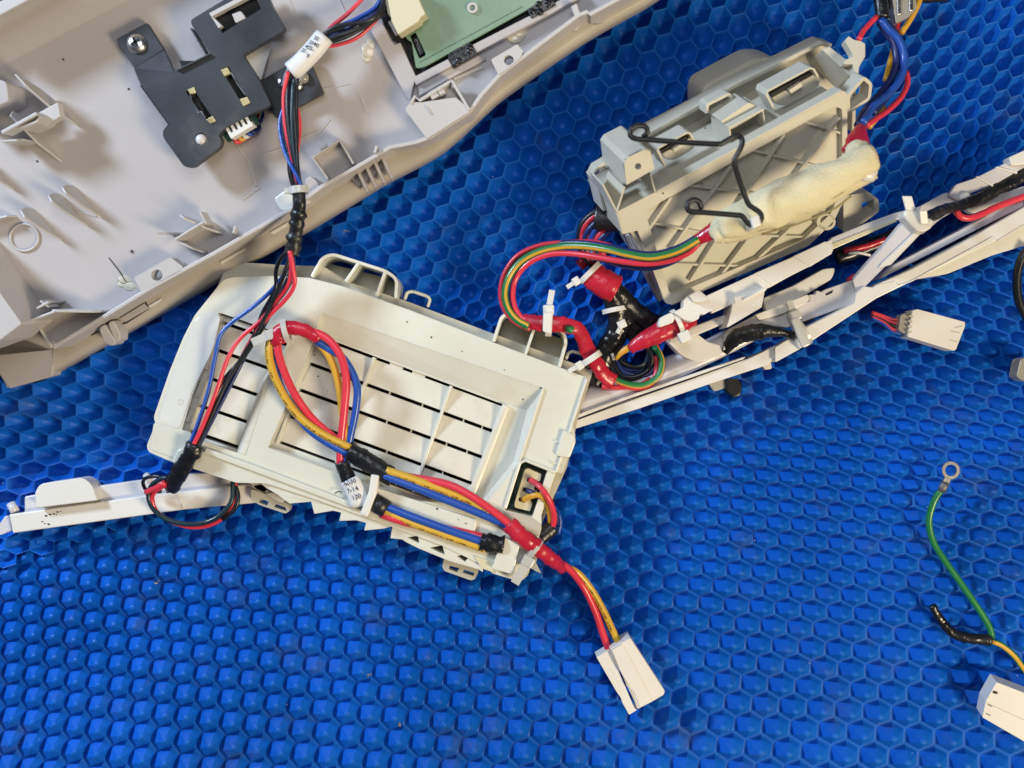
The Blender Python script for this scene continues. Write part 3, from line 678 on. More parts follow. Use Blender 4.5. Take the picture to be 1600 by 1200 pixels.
low = [('black_wire', [(452, 392, 150), (438, 405, 138), (431, 425, 130), (430, 452, 124), (410, 490, 116), (385, 550, 110), (345, 600, 108), (325, 650, 104), (305, 700, 96)], 3.8),
       ('black_wire', [(455, 394, 154), (447, 420, 148), (436, 448, 138), (422, 480, 128), (402, 520, 120), (376, 562, 114), (352, 602, 110), (328, 655, 104), (306, 702, 96)], 3.9),
       ('blue_wire', [(458, 394, 146), (446, 425, 130), (426, 452, 122), (395, 480, 114), (362, 504, 110), (344, 525, 110), (336, 560, 108), (326, 610, 104), (310, 660, 100), (294, 702, 94)], 3.9),
       ('red_wire', [(453, 392, 160), (455, 415, 150), (452, 440, 140), (440, 460, 130), (408, 500, 118), (376, 528, 114), (356, 560, 114), (338, 612, 112), (318, 662, 106), (300, 700, 100)], 4.0),
       ('navy_wire', [(458, 400, 150), (458, 430, 132), (446, 455, 122), (424, 482, 116), (404, 510, 112), (386, 550, 108), (358, 606, 104), (330, 660, 100), (308, 702, 94)], 3.8),
       ('red_wire', [(454, 396, 158), (458, 420, 152), (460, 445, 144), (446, 468, 134), (420, 494, 122), (398, 522, 112), (376, 562, 104), (350, 612, 98), (326, 660, 96), (304, 704, 92)], 4.0),
       ('teal_wire', [(452, 430, 134), (434, 468, 124), (414, 506, 116), (392, 542, 112), (366, 582, 106), (344, 618, 102), (318, 680, 98)], 3.7)]
for m_, p, r in low: wire(h1, p, r * 0.82, m_)
tape(h1, [(306, 694, 100), (298, 710, 98), (284, 732, 88), (272, 752, 74), (268, 762, 62)], 13, seed=12, amt=0.12)
lp = [('red_wire', [(268, 756, 74), (250, 762, 70), (238, 775, 64), (243, 797, 58), (262, 812, 52), (295, 823, 50), (325, 821, 50), (350, 808, 50), (364, 790, 54), (368, 765, 52), (366, 750, 50)], 3.6),
      ('teal_wire', [(272, 746, 80), (252, 748, 74), (236, 760, 68), (232, 778, 64), (242, 798, 60), (262, 812, 56), (292, 819, 54), (322, 816, 54), (345, 804, 56), (362, 782, 58), (364, 752, 54)], 3.8),
      ('black_wire', [(262, 752, 74), (246, 744, 72), (226, 748, 64), (224, 758, 58), (232, 768, 54), (252, 768, 58)], 2.8),
      ('red_wire', [(258, 754, 80), (244, 762, 76), (228, 769, 68)], 4.2), ('black_wire', [(366, 755, 50), (372, 775, 56), (367, 795, 56), (348, 812, 52)], 3.4),
      ('blue_wire', [(262, 760, 72), (270, 764, 68), (262, 768, 62)], 3)]
for m_, p, r in lp: wire(h1, p, r, m_)

# ------------------------------------------------------------------ cream vented housing in the middle
TZ = 84                                       # height of its top face
hs = thing('vented_housing', (570, 660, 0), 'cream white plastic housing with slotted vents lying flat in the middle of the mat', 'housing')
P0 = flat(0)
base = [(352, 420), (366, 409), (440, 414), (505, 416), (549, 442), (642, 473), (770, 521), (927, 579), (904, 650), (886, 730), (848, 815), (838, 880), (640, 820), (400, 745), (262, 700), (255, 640)]
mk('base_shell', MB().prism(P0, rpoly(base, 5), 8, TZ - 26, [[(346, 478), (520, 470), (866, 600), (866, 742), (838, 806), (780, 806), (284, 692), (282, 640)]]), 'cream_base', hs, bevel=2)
def LV(s_, t_): return (497 + s_ * 292 - 14.8 * t_, 526 + s_ * 108 + 41.3 * t_)
topo = [(304, 493), (349, 437), (364, 433.5), (422, 431), (483, 434), (534, 447), (639, 484), (768, 534), (917, 590), (906, 634), (895, 664),
        (899, 680), (888, 715), (879, 740), (868, 738), (846, 799), (846, 826), (825, 899), (813, 909), (770, 896), (752, 882), (690, 852), (560, 804), (480, 776), (415, 755), (398, 755),
        (368, 754), (295, 730), (269, 722), (232, 706), (229, 697), (243, 662), (240, 652), (265, 580), (286, 528)]
hR = [(503, 489), (849, 607), (806, 735), (790, 790), (745, 800), LV(0.78, 4.25), LV(-0.06, 4.3), (424, 724), (489, 540)]
hR = [(503, 489), (849, 607), (811, 722), (757, 790), LV(0.72, 4.32), LV(-0.05, 4.32), (478, 562)]
LU = (92, 33)                                 # left vent: corner positions of its slots
Ls = [((340, 501), (446, 538)), ((329, 543), (432, 580)), ((320, 588), (410, 620)), ((305, 631), (394, 662)), ((290, 670), (379, 701))]
hL = [(348, 492), (470, 535), (456, 578), (427, 600), (388, 716), (283, 680), (298, 622)]
hL = [(342, 488), (452, 526), (433, 585), (418, 606), (384, 712), (282, 678), (300, 618), (318, 575)]
hC = rpoly([(814, 723), (822, 720), (856, 734), (832, 808), (789, 797)], [2, 5, 2, 2, 2])
mk('top_shell', MB().prism(P0, rpoly(topo, [6, 8, 4, 3, 6, 4, 0, 0, 3, 0, 0, 2, 3, 2, 2, 2, 2, 5, 6, 3, 3, 3, 3, 3, 3, 3, 3, 3, 3, 7, 5, 3, 5, 3, 8]), 22, TZ, [rpoly(hR, [3, 3, 2, 2, 2, 2, 2]), rpoly(hL, 2), hC], bottom=False), 'cream', hs, bevel=2.2, seg=3)
# sloped walls round the right vent
lo_ = TZ - 22
inn = [LV(-0.03, -0.10), LV(1.11, -0.10), (801, 722), (752, 783), LV(0.72, 4.2), LV(-0.03, 4.2), (486, 566)]
mb = MB(); mb.grid([[W(x, y, TZ - 1) for x, y in hR + hR[:1]], [W(x, y, lo_) for x, y in inn + inn[:1]]])
mk('vent_slope', mb, 'cream', hs)
def slat(name, a, b, c, d, z1, z2, gap=2.5, cut=None):
    """one louvre: a-b its upper edge, d-c its lower edge in the photo"""
    A, B, Cc, D = [Vector(p) for p in (a, b, c, d)]
    n = (D - A).normalized() * gap
    A, B, Cc, D = A + n, B + n, Cc - n, D - n
    mid1 = A.lerp(D, 0.62); mid2 = B.lerp(Cc, 0.62)
    mb = MB()
    rows = [[W(A.x, A.y, z1 - 3), W(B.x, B.y, z1 - 3)], [W(A.x, A.y, z1), W(B.x, B.y, z1)], [W(mid1.x, mid1.y, (z1 + z2) / 2 + 1.5), W(mid2.x, mid2.y, (z1 + z2) / 2 + 1.5)],
            [W(D.x, D.y, z2), W(Cc.x, Cc.y, z2)], [W(D.x, D.y, z2 - 3), W(Cc.x, Cc.y, z2 - 3)]]
    mb.grid(rows)
    return mk(name, mb, 'cream_slat', hs, bevel=0.7)
cuts = [-0.015, 0.30, 0.712, 1.0]
for k in range(4):
    for s0, s1 in zip(cuts, cuts[1:]):
        g = 0.003
        slat('louvre', LV(s0 + g, k), LV(s1 - g, k), LV(s1 - g, k + 1), LV(s0 + g, k + 1), lo_ - 5, lo_ + 3)
ribm = MB()
for s_ in (0.30, 0.712):
    ribm = MB().wall(P0, [LV(s_, 0.0), LV(s_, 4.0)], 5, lo_ - 16, lo_ + 6); mk('vent_rib', ribm, 'cream', hs, bevel=0.8)
mk('vent_rib', MB().wall(P0, [LV(-0.01, 0), LV(-0.012, 4.1)], 5, lo_ - 16, lo_ + 7), 'cream', hs, bevel=1)
mk('vent_rib', MB().wall(P0, [LV(1.005, -0.05), LV(0.99, 4.0)], 12, lo_ - 16, lo_ + 9), 'cream_slat', hs, bevel=3.5)
mk('vent_frame', MB().prism(P0, [LV(-0.03, -0.12), LV(1.13, -0.12), LV(1.12, -0.02), LV(0, -0.05)], lo_ - 14, lo_ + 0.5), 'cream', hs, bevel=0.5)
mk('vent_frame', MB().prism(P0, [LV(1.0, -0.1), LV(1.12, -0.1), (803, 722), (752, 786), LV(0.99, 4.05)], lo_ - 14, lo_ + 1.0), 'cream', hs, bevel=0.5)
mk('vent_frame', MB().prism(P0, [LV(-0.02, 4.045), LV(1.0, 4.045), LV(0.74, 4.32), LV(-0.04, 4.3)], lo_ - 14, lo_ + 2), 'cream', hs, bevel=0.5)
mk('vent_frame', MB().prism(P0, [LV(-0.035, -0.1), LV(-0.0, -0.1), LV(0.0, 4.3), LV(-0.045, 4.3), (484, 566)], lo_ - 14, lo_ + 1.5), 'cream', hs, bevel=0.5)
# left vent louvres
for k in range(4):
    (a, b), (d, c) = Ls[k], Ls[k + 1]
    slat('louvre', a, b, c, d, TZ - 21, TZ - 13)
    mk('vent_rib', MB().wall(P0, [(a[0] - 4, a[1] + 8), (d[0] + 1, d[1] - 10)], 6, TZ - 26, TZ - 5), 'cream_slat', hs, bevel=2)
mk('vent_frame', MB().prism(P0, [(338, 489), (454, 529), (446, 536), (341, 499)], TZ - 34, TZ - 14), 'cream', hs, bevel=1)
mk('vent_frame', MB().prism(P0, [(289, 674), (379, 705), (384, 712), (282, 679)], TZ - 34, TZ - 14), 'cream', hs, bevel=1)
mk('vent_frame', MB().prism(P0, [(330, 490), (349, 494), (343, 520), (336, 550), (324, 590), (308, 634), (294, 676), (279, 677), (296, 620), (312, 575)], TZ - 34, TZ - 11), 'cream', hs, bevel=1)
mb = MB().tube([W(x, y, TZ - 18) for x, y in ((437, 580), (425, 602), (404, 655), (384, 712))], 15, 14, flat=1.15); mk('vent_divider', mb, 'cream_slat', hs)
mk('vent_frame', MB().prism(P0, [(430, 536), (470, 548), (455, 592), (424, 590)], TZ - 30, TZ - 12), 'scuffed', hs, bevel=2)
mk('vent_backing', MB().prism(P0, [(340, 468), (520, 462), (876, 596), (866, 790), (842, 816), (770, 812), (278, 698), (272, 640)], 9, 14), 'dark_gap', hs)
# pale stubs seen through the slots
for (s_, k) in ((0.435, 1), (0.61, 1), (0.83, 1), (0.93, 1), (0.47, 2), (0.60, 2), (0.79, 2), (0.90, 2), (0.52, 3), (0.82, 3), (0.62, 4), (0.42, 0), (0.54, 0)):
    x, y = LV(s_, k); w = 20 if k == 0 else 2.0
    mk('slot_stub', MB().prism(P0, [(x - w / 2, y - 3 - w * .18), (x + w / 2, y - 3 + w * .18), (x + w / 2 - 1, y + 3 + w * .18), (x - w / 2 - 1, y + 3 - w * .18)], lo_ - 18, lo_ - 6), 'cream_slat', hs)
# scuffed patches of surface, ejector mark, ledges
mk('scuffed_edge', MB().prism(P0, rpoly([(306, 497), (332, 486), (345, 494), (333, 545), (300, 612), (280, 672), (246, 656), (270, 582)], 9), TZ - 3, TZ + 0.8), 'scuffed', hs, bevel=0.5)
P = [W(282 + 4 * math.cos(a), 628 + 4 * math.sin(a), TZ + 0.6) for a in [2 * math.pi * k / 14 for k in range(15)]]; mk('ejector_mark', MB().tube(P, 0.8, 5, raw=True, cap=False), 'cream', hs)
mb = MB(); mb.prism(P0, rpoly([(322, 700), (400, 728), (560, 789), (556, 797), (396, 737), (318, 708)], 2), TZ - 2, TZ + 7); mk('long_ledge', mb, 'cream', hs, bevel=2)
mb = MB(); mb.prism(P0, rpoly([(582, 760), (745, 812), (741, 846), (700, 838), (572, 792)], 3), TZ - 2, TZ + 4); mk('trough_ledge', mb, 'cream', hs, bevel=2)
mk('corner_ledge', MB().prism(P0, rpoly([(240, 660), (300, 676), (292, 724), (233, 702)], 5), TZ - 2, TZ + 1.4), 'cream', hs, bevel=1.2)
mk('edge_tab', MB().prism(P0, rpoly([(268, 722), (278, 702), (292, 698), (296, 708), (284, 730)], 5), TZ - 20, TZ + 8), 'cream', hs, bevel=2)
mb = MB(); mb.wall(P0, [(849, 607), (811, 722)], 4, TZ - 4, TZ + 3); mk('step_edge', mb, 'cream_slat', hs, bevel=1.5)
mb = MB(); mb.wall(P0, [(917, 592), (869, 738)], 3, TZ, TZ + 5); mb.wall(P0, [(866, 689), (888, 697)], 3, TZ - 4, TZ + 3); mb.wall(P0, [(858, 721), (880, 729)], 3, TZ - 4, TZ + 2)
mk('edge_rib', mb, 'cream', hs, bevel=1)
mk('side_catch', MB().prism(P0, rpoly([(880, 672), (898, 679), (900, 690), (890, 716), (868, 712)], 4), TZ - 8, TZ + 7), 'cream', hs, bevel=2)
# saw-toothed lower edge with triangular openings
saw = [(398, 752), (560, 806), (640, 836), (740, 866), (757, 878), (755, 893), (690, 871), (634, 848), (627, 842), (610, 840), (613, 823), (600, 826), (569, 828), (572, 817), (557, 813), (530, 813),
       (533, 801), (520, 798), (491, 802), (486, 784), (472, 785), (452, 787), (432, 772), (415, 762)]
saw = [(398, 748), (560, 800), (640, 828), (738, 862), (756, 874), (754, 894), (748, 890), (700, 876), (640, 853), (633, 847), (628, 843), (610, 841), (600, 829), (613, 821), (600, 826), (569, 829), (558, 822), (572, 817), (557, 813), (530, 814), (520, 806), (533, 801), (520, 798), (491, 803), (486, 784), (452, 787), (432, 772), (415, 762)]
saw = [(398, 748), (560, 800), (640, 828), (738, 862), (756, 874), (754, 894), (748, 890), (700, 876), (654, 857), (634, 847), (628, 843), (610, 841), (613, 822), (600, 826), (569, 829), (572, 817), (557, 813), (530, 814), (533, 801), (520, 798), (491, 803), (486, 784), (452, 787), (432, 772), (415, 762)]
holes = [[(636, 840), (653, 837), (655, 849)], [(671, 856), (691, 852), (695, 867)], [(714, 869), (722, 867), (731, 872), (727, 878)]]
mk('toothed_edge', MB().prism(P0, saw, 40, TZ - 6, holes), 'cream', hs, bevel=0.7)
mk('tooth_backing', MB().prism(P0, [(610, 815), (740, 850), (742, 872), (700, 868), (632, 846)], 14, 36), 'cream_base', hs)  # solid slab in base cream below the triangular openings
# tall looped lugs on the upper edge
def loop_lug(path, ribs, z0, z1, th=5):
    g = mk('loop_lug', MB().wall(P0, rp_open(path, 9), th, z0, z1), 'cream', hs, bevel=1.2)
    for r_ in ribs: mk('lug_rib', MB().wall(P0, r_, th - 0.5, z0, z1), 'cream', g, bevel=0.8)
    return g
def rp_open(P, r, n=5):
    Q = rpoly(P, r, n); out = [tuple(P[0])]
    a, b = Vector(P[0]), Vector(P[-1])
    mid = [q for q in Q if (Vector(q) - a).length > r + 1.0 and (Vector(q) - b).length > r + 1.0]
    return [tuple(P[0])] + mid + [tuple(P[-1])]
loop_lug([(487, 433), (504, 402), (520, 397), (604, 424), (620, 436), (618, 466)], [[(540, 440), (560, 411)], [(588, 462), (602, 424)]], 6, TZ - 1)
loop_lug([(771, 534), (784, 494), (797, 490), (880, 518), (885, 534), (874, 574)], [[(821, 554), (837, 506)]], 6, TZ - 1)
mk('lug_plate', MB().prism(P0, [(500, 408), (604, 434), (617, 440), (616, 462), (588, 466), (492, 438)], 8, 22), 'cream_base', hs, bevel=1)
mk('lug_plate', MB().prism(P0, [(788, 498), (880, 530), (872, 572), (776, 536)], 8, 18), 'cream_base', hs, bevel=1)
for q in ([(632, 470), (636, 457), (644, 455), (668, 463), (672, 468), (668, 480)], [(884, 562), (888, 551), (895, 549), (917, 556), (922, 562), (918, 575)]):
    mb = MB().tube([W(x, y, 46) for x, y in rp_open(q, 5)], 2.6, 8, step=3); mk('eyelet', mb, 'cream', hs)
def slot_clip(pts, h1_, h2_):
    mk('snap_clip', MB().prism(P0, rpoly(pts, 4), 28, 46, [h1_, h2_]), 'cream_base', hs, bevel=1.2)
slot_clip([(392, 764), (405, 768), (452, 788), (453, 796), (447, 803), (405, 789), (392, 780)], [(406, 779), (420, 784), (417, 790), (404, 785)], [(430, 787), (446, 793), (448, 799), (428, 792)])
slot_clip([(694, 872), (700, 870), (745, 888), (748, 893), (742, 905), (736, 907), (694, 892), (691, 886)], [(703, 884), (718, 888), (714, 894), (701, 889)], [(725, 890), (741, 895), (740, 900), (723, 895)])
mk('clip_tongue', MB().prism(P0, rpoly([(415, 771), (445, 768), (446, 782), (440, 786), (425, 778)], 2), 30, 60), 'cream_base', hs, bevel=1)
# connector window, corner block
mk('window_rim', MB().wall(P0, [(789, 795), (812, 724), (821, 719), (856, 733), (868, 738)], 5, TZ - 30, TZ + 4), 'cream', hs, bevel=1.5)
mk('window_board', MB().prism(P0, [(805, 712), (862, 730), (838, 812), (784, 796)], TZ - 36, TZ - 30), 'pcb_dark', hs)
mk('window_rail', MB().prism(P0, [(856, 734), (869, 738), (845, 808), (833, 806)], TZ - 30, TZ - 4), 'conn_cream', hs, bevel=1)
mk('recess_shade_plate', MB().prism(P0, [(788, 799), (832, 809), (846, 820), (842, 838), (775, 818)], TZ, TZ + 2), 'cream_base', hs, bevel=1)  # raised plate; the shade of a recess is put into its darker colour
mk('corner_block', MB().prism(P0, rpoly([(786, 838), (812, 852), (802, 898), (768, 889)], 3), TZ, TZ + 13), 'cream', hs, bevel=1.5)
mk('corner_foot', MB().prism(P0, rpoly([(740, 868), (770, 878), (770, 894), (752, 888)], 3), TZ, TZ + 3), 'conn_cream', hs, bevel=1)
mb = MB()
for k in range(60):
    x = random.uniform(560, 890); y = 500 + (x - 500) * 0.345 + random.uniform(-10, 160)
    if random.random() < 0.3: x, y = random.uniform(620, 745), random.uniform(775, 850)
    pass
for x, y in ((788, 578), (845, 606), (674, 527), (636, 503), (722, 549), (817, 624), (497, 588), (491, 555), (512, 612), (683, 795), (716, 812), (786, 878), (728, 818)):
    mb.blob(W(x, y, TZ + 0.3 if y < x * 0.42 + 260 else TZ + 4.5), random.uniform(0.8, 1.7), 1, 1, 0.4, 7, 4)
mb.tube([W(523, 771, TZ + 7.5), W(528, 768, TZ + 7.8), W(534, 769, TZ + 7.5)], 0.9, 5)
o = mk('dirt_specks', mb, 'dirt', hs); o['kind'] = 'stuff'
cn = thing('board_plug', (835, 765, 50), 'cream three-pin plug seated in the corner window of the vented housing', 'connector')
mk('plug_body', MB().prism(P0, rpoly([(820, 734), (826, 732), (846, 741), (844, 752), (838, 752), (834, 766), (840, 768), (838, 776), (828, 774), (829, 782), (832, 786), (828, 799), (804, 793), (804, 786)], 2), TZ - 30, TZ - 10), 'conn_cream', cn, bevel=1)
for x, y in ((829, 750), (822, 765), (816, 781)): mk('plug_socket', MB().prism(P0, rpoly([(x - 5, y - 4), (x + 6, y - 1), (x + 4, y + 5), (x - 6, y + 2)], 1.5), TZ - 12, TZ - 9.6), 'dark_gap', cn)
wire(cn, [(829, 750, TZ - 11), (836, 754, TZ + 4), (850, 768, TZ + 16), (862, 790, TZ + 8), (866, 812, TZ - 6), (862, 826, TZ - 16)], 4.4, 'red_wire')
wire(cn, [(823, 766, TZ - 11), (832, 770, TZ - 2), (848, 778, TZ - 2), (868, 800, TZ - 12), (872, 822, TZ - 24)], 4.0, 'navy_wire')
wire(cn, [(817, 781, TZ - 11), (828, 776, TZ), (844, 774, TZ + 6), (856, 790, TZ - 4), (860, 816, TZ - 14)], 4.2, 'yellow_plain')
wire(cn, [(866, 792, 40), (875, 812, 36), (872, 835, 34)], 4.0, 'blue_wire')
tape(cn, [(864, 822, TZ - 18), (852, 834, TZ - 16), (838, 842, TZ - 10), (824, 846, TZ)], 12, seed=21, amt=.08)

# ------------------------------------------------------------------ power harness with red, yellow and blue wires
h2 = thing('power_harness', (560, 700, 84), 'thick red, yellow and blue wires looped on the cream housing, running to a white plug', 'wire bundle')
Z = TZ
loopw = [('yellow_wire', [(430, 520, Z + 26), (422, 534, Z + 30), (421, 560, Z + 32), (434, 600, Z + 28), (462, 645, Z + 22), (500, 676, Z + 20), (548, 700, Z + 16)], 6.0, 0.9),
         ('red_wire', [(434, 518, Z + 30), (434, 545, Z + 34), (442, 575, Z + 30), (460, 615, Z + 22), (486, 652, Z + 10), (520, 682, Z + 6), (546, 700, Z + 8)], 5.8, 0),
         ('blue_wire', [(432, 545, Z + 18), (434, 590, Z + 20), (452, 630, Z + 18), (480, 668, Z + 16), (512, 692, Z + 14), (545, 710, Z + 12)], 5.8, 0),
         ('red_wire', [(480, 515, Z + 32), (510, 528, Z + 32), (532, 556, Z + 30), (541, 595, Z + 26), (538, 640, Z + 20), (533, 690, Z + 12), (532, 725, Z + 8), (540, 742, Z + 8)], 6.0, 0),
         ('blue_wire', [(492, 532, Z + 24), (514, 545, Z + 22), (538, 562, Z + 22), (557, 600, Z + 22), (556, 640, Z + 18), (546, 690, Z + 10), (540, 735, Z + 6)], 5.8, 0),
         ('yellow_plain', [(498, 536, Z + 18), (516, 560, Z + 18), (529, 600, Z + 16), (536, 650, Z + 14), (542, 695, Z + 8), (540, 735, Z + 6)], 5.6, 0)]
for m_, p, r, tw in loopw: wire(h2, p, r, m_, seg=14, twist=0.0)
tape(h2, [(436, 538, Z + 34), (434, 524, Z + 36), (446, 513, Z + 38), (470, 514, Z + 36), (492, 525, Z + 32), (498, 531, Z + 30)], lambda t: 12 - 3 * t, 'red_tape', 0.08, 31)
cable_tie(h2, (447, 517, Z + 36), (1, -0.25), 15.5, 8, (-1, 0.25), 26, 'tie_clear', 12, (-1, 0.45), tailw=6)
tape(h2, [(546, 705, Z + 14), (575, 722, Z + 14), (606, 742, Z + 12), (612, 745, Z + 12)], 14, seed=41, amt=0.09)
tape(h2, [(534, 722, Z + 9), (541, 740, Z + 8), (549, 757, Z + 8)], 11, seed=42, amt=0.08)
for m_, p, r in [('yellow_wire', [(604, 735, Z + 18), (640, 747, Z + 20), (690, 765, Z + 18), (740, 785, Z + 14), (785, 812, Z + 12), (800, 822, Z + 12)], 6.2),
                 ('blue_wire', [(600, 743, Z + 18), (640, 758, Z + 20), (690, 778, Z + 18), (740, 798, Z + 16), (790, 820, Z + 14), (810, 836, Z + 14)], 6.2),
                 ('red_wire', [(600, 738, Z + 8), (650, 747, Z + 12), (700, 757, Z + 24), (738, 776, Z + 28), (775, 802, Z + 26), (805, 826, Z + 22)], 5.8)]:
    wire(h2, p, r, m_, seg=14)
tape(h2, [(795, 818, Z + 20), (815, 838, Z + 22), (838, 855, Z + 16), (862, 874, Z - 4), (880, 888, Z - 30)], lambda t: 13 - 4 * t, 'red_tape', 0.12, 51)
cable_tie(h2, (836, 856, Z + 14), (1, 0.75), 14, 9, (-0.55, 1), 34, 'tie_clear', 14, (-0.6, 1), tailw=6.5)
mk('tie_offcut', MB().prism(P0, [(800, 868), (832, 868), (838, 880), (846, 896), (838, 893), (820, 882), (800, 880)], Z + 4, Z + 6), 'tie_clear', h2, bevel=0.5)
for m_, p, r in [('red_wire', [(866, 874, 70), (890, 890, 52), (912, 918, 34), (930, 955, 26), (940, 985, 24), (952, 1018, 24)], 5.6),
                 ('yellow_wire', [(880, 886, 48), (900, 893, 42), (922, 918, 32), (942, 952, 26), (956, 982, 24), (968, 1008, 24)], 5.4),
                 ('blue_wire', [(880, 884, 34), (905, 905, 26), (928, 940, 16), (946, 980, 16), (960, 1012, 20)], 5.0)]:
    wire(h2, p, r, m_, seg=14)
sl2 = mk('printed_sleeve', MB().tube([W(546, 749, Z + 12), W(556, 770, Z + 13), W(562, 790, Z + 11)], 14.5, 20, flat=0.6), 'label_white', h2, label='white sleeve printed with a part number')
text_on(sl2, [('A030', -13, 0, 1.45), ('7-14', -1, 0, 1.45), ('120', 11, 1, 1.45)], (554.5, 768, Z + 9), (0.40, 0.91), 14.3, 9.5, lift=0.6)
mk('hold_strap', MB().wall(P0, [(586, 742), (582, 770), (572, 796), (568, 806)], 12, Z + 2, Z + 26), 'nylon', h2, bevel=2)
lowr = [('blue_wire', [(600, 790, Z + 14), (640, 806, Z + 16), (700, 828, Z + 14), (758, 848, Z + 10)], 6.2),
        ('yellow_wire', [(598, 797, Z + 12), (640, 816, Z + 12), (700, 838, Z + 12), (758, 858, Z + 8)], 5.8),
        ('red_wire', [(594, 803, Z + 10), (620, 812, Z + 12), (650, 820, Z + 8), (700, 826, Z + 2), (758, 840, Z + 4)], 5.8)]
for m_, p, r in lowr: wire(h2, p, r, m_, seg=14)
tape(h2, [(583, 784, Z + 12), (604, 796, Z + 12)], 14, 'black_wire', 0.05, 61)
tape(h2, [(752, 846, Z + 8), (768, 849, Z + 10), (786, 852, Z + 8)], 13.5, seed=63, amt=0.12)
cw = thing('white_plug', (985, 1060, 0), 'white rectangular plug on the mat at the end of the red and yellow wires', 'connector')
PL = Plane((932, 1027, 40), (985, 997, 40), (972, 1110, 30))
mk('plug_body', MB().prism(PL, rpoly([(953, 1014), (985, 997), (1039, 1080), (1037, 1086), (1020, 1096), (997, 1108)], 1.5), -34, 0), 'white', cw, bevel=1)
mk('plug_shelf', MB().prism(PL, rpoly([(932, 1027), (952, 1015), (992, 1108), (996, 1109), (983, 1117), (972, 1097), (970, 1090), (964, 1082)], 1.5), -30, -6), 'white', cw, bevel=1)
mb = MB(); mb.wall(PL, [(952, 1016), (969, 1049)], 1.3, -6, 0.5); mb.wall(PL, [(974, 1056), (980, 1072), (986, 1078), (989, 1086), (996, 1107)], 1.3, -6, 0.5); mk('plug_seam', mb, 'cream_base', cw)
mk('latch_arm', MB().prism(PL, [(956, 1016), (972, 1007), (1020, 1096), (1000, 1106), (990, 1080), (984, 1074), (970, 1050)], 0, 2), 'white', cw, bevel=0.6)

# ------------------------------------------------------------------ grey tilted control box, upper right
GB = Plane((1000, 318, 190), (1310, 150, 190), (1046, 474, 88))
gx = thing('control_box', (1150, 300, 0), 'grey plastic box tilted on the mat with diagonal ribs across its face', 'plastic box')
outl = [(964, 331), (1026, 299), (1160, 227), (1316, 141), (1324, 146), (1324, 300), (1304, 344), (1264, 384), (1050, 476), (1040, 474), (996, 360), (974, 366)]
ow = rpoly([(1008, 330), (1028, 318), (1300, 168), (1316, 168), (1316, 292), (1298, 334), (1256, 374), (1054, 460), (1046, 458)], [6, 8, 6, 8, 4, 4, 6, 4, 4])
D = 150
mk('face_frame', MB().prism(GB, rpoly(outl, [2, 1, 1, 3, 3, 5, 5, 5, 3, 3, 2, 2]), -20, 0, [ow], bottom=False), 'grey_box', gx, bevel=1.5)
mk('box_body', MB().prism(GB, rpoly([(968, 336), (1026, 306), (1160, 234), (1312, 150), (1316, 296), (1300, 338), (1258, 378), (1046, 468)], 3), -D, -11), 'grey_box', gx, bevel=1.5)
def seg_clip(a, b): return a, b
fam1 = [((1049, 309), (1013, 361)), ((1143, 260), (1049, 391)), ((1226, 210), (1079, 440)), ((1313, 184), (1125, 434)), ((1316, 282), (1186, 430 - 26)), ((1250, 372), (1262, 352))]
fam2 = [((1016, 348), (1105, 366)), ((1105, 366), (1262, 385 - 14)), ((1078, 290), (1316, 341 - 20)), ((1177, 235), (1316, 270)), ((1257, 190), (1316, 209)), ((1050, 413), (1160, 430 - 14))]
for a, b in fam1[:5]: mk('face_rib', MB().wall(GB, [a, b], 4.8, -12, -1.5), 'grey_box', gx, bevel=0.7)
for a, b in fam2: mk('face_rib', MB().wall(GB, [a, b], 3.4, -12, -4), 'grey_box', gx, bevel=0.7)
mk('screw_boss', MB().prism(GB, disc(1291, 347, 15, 22, 13), -17, 0, [disc(1292, 346, 10, 22, 9)]), 'grey_box', gx, bevel=1)
# top wall lip and everything moulded on it (drawn on planes behind the face)
mk('top_ridge', MB().wall(GB, [(1026, 300), (1160, 228), (1316, 142)], 3, -6, 2.5), 'grey_box', gx, bevel=1)
def gz(d): return d
mk('back_flange', MB().wall(GB, [(948, 262), (1012, 212), (1088, 170), (1150, 134), (1284, 68), (1300, 72)], 7, -D - 4, -D + 26), 'grey_box', gx, bevel=2)
mk('back_shell', MB().prism(GB, rpoly([(936, 268), (1012, 206), (1180, 118), (1282, 66), (1334, 102), (1330, 300), (1290, 330), (1030, 450), (990, 400)], 6), -D - 34, -D), 'grey_box', gx, bevel=3)
mk('rear_bulge', MB().prism(GB, rpoly([(1096, 165), (1098, 136), (1184, 90), (1212, 92), (1256, 122), (1240, 150), (1104, 205)], [12, 16, 14, 12, 8, 8, 8], 7), -D - 70, -D - 12), 'grey_box', gx, bevel=9, seg=4)
# corner bracket with a screw hole
CP = Plane((1000, 318, 208), (1310, 150, 208), (1046, 474, 106))
mb = MB().prism(CP, rpoly([(975, 254), (981, 246), (1008, 233), (1016, 236), (1023, 264), (979, 289)], [3, 3, 4, 3, 2, 2]), -5, 0, [disc(997, 260, 5, 16)])
mk('corner_lug', mb, 'grey_box', gx, bevel=1)
A = [CP.pt(x, y, 0) for x, y in ((979, 289), (975, 254), (981, 246), (1008, 233), (1016, 236))]
B = [q - CP.n * 92 for q in A]
mb = MB(); mb.sm = False; mb.grid([A, [a.lerp(b, 0.5) for a, b in zip(A, B)], B]); mk('corner_shroud', mb, 'grey_box', gx)
mk('corner_shroud', MB().prism(CP, rpoly([(974, 256), (980, 246), (1009, 231), (1017, 236), (1018, 240), (979, 262)], 2), -96, -3), 'grey_box', gx, bevel=2)
mk('lug_web', MB().wall(GB, [(976, 292), (964, 331)], 3, -60, 2).wall(GB, [(1016, 272), (1024, 300)], 3, -60, 2), 'grey_box', gx, bevel=0.7)
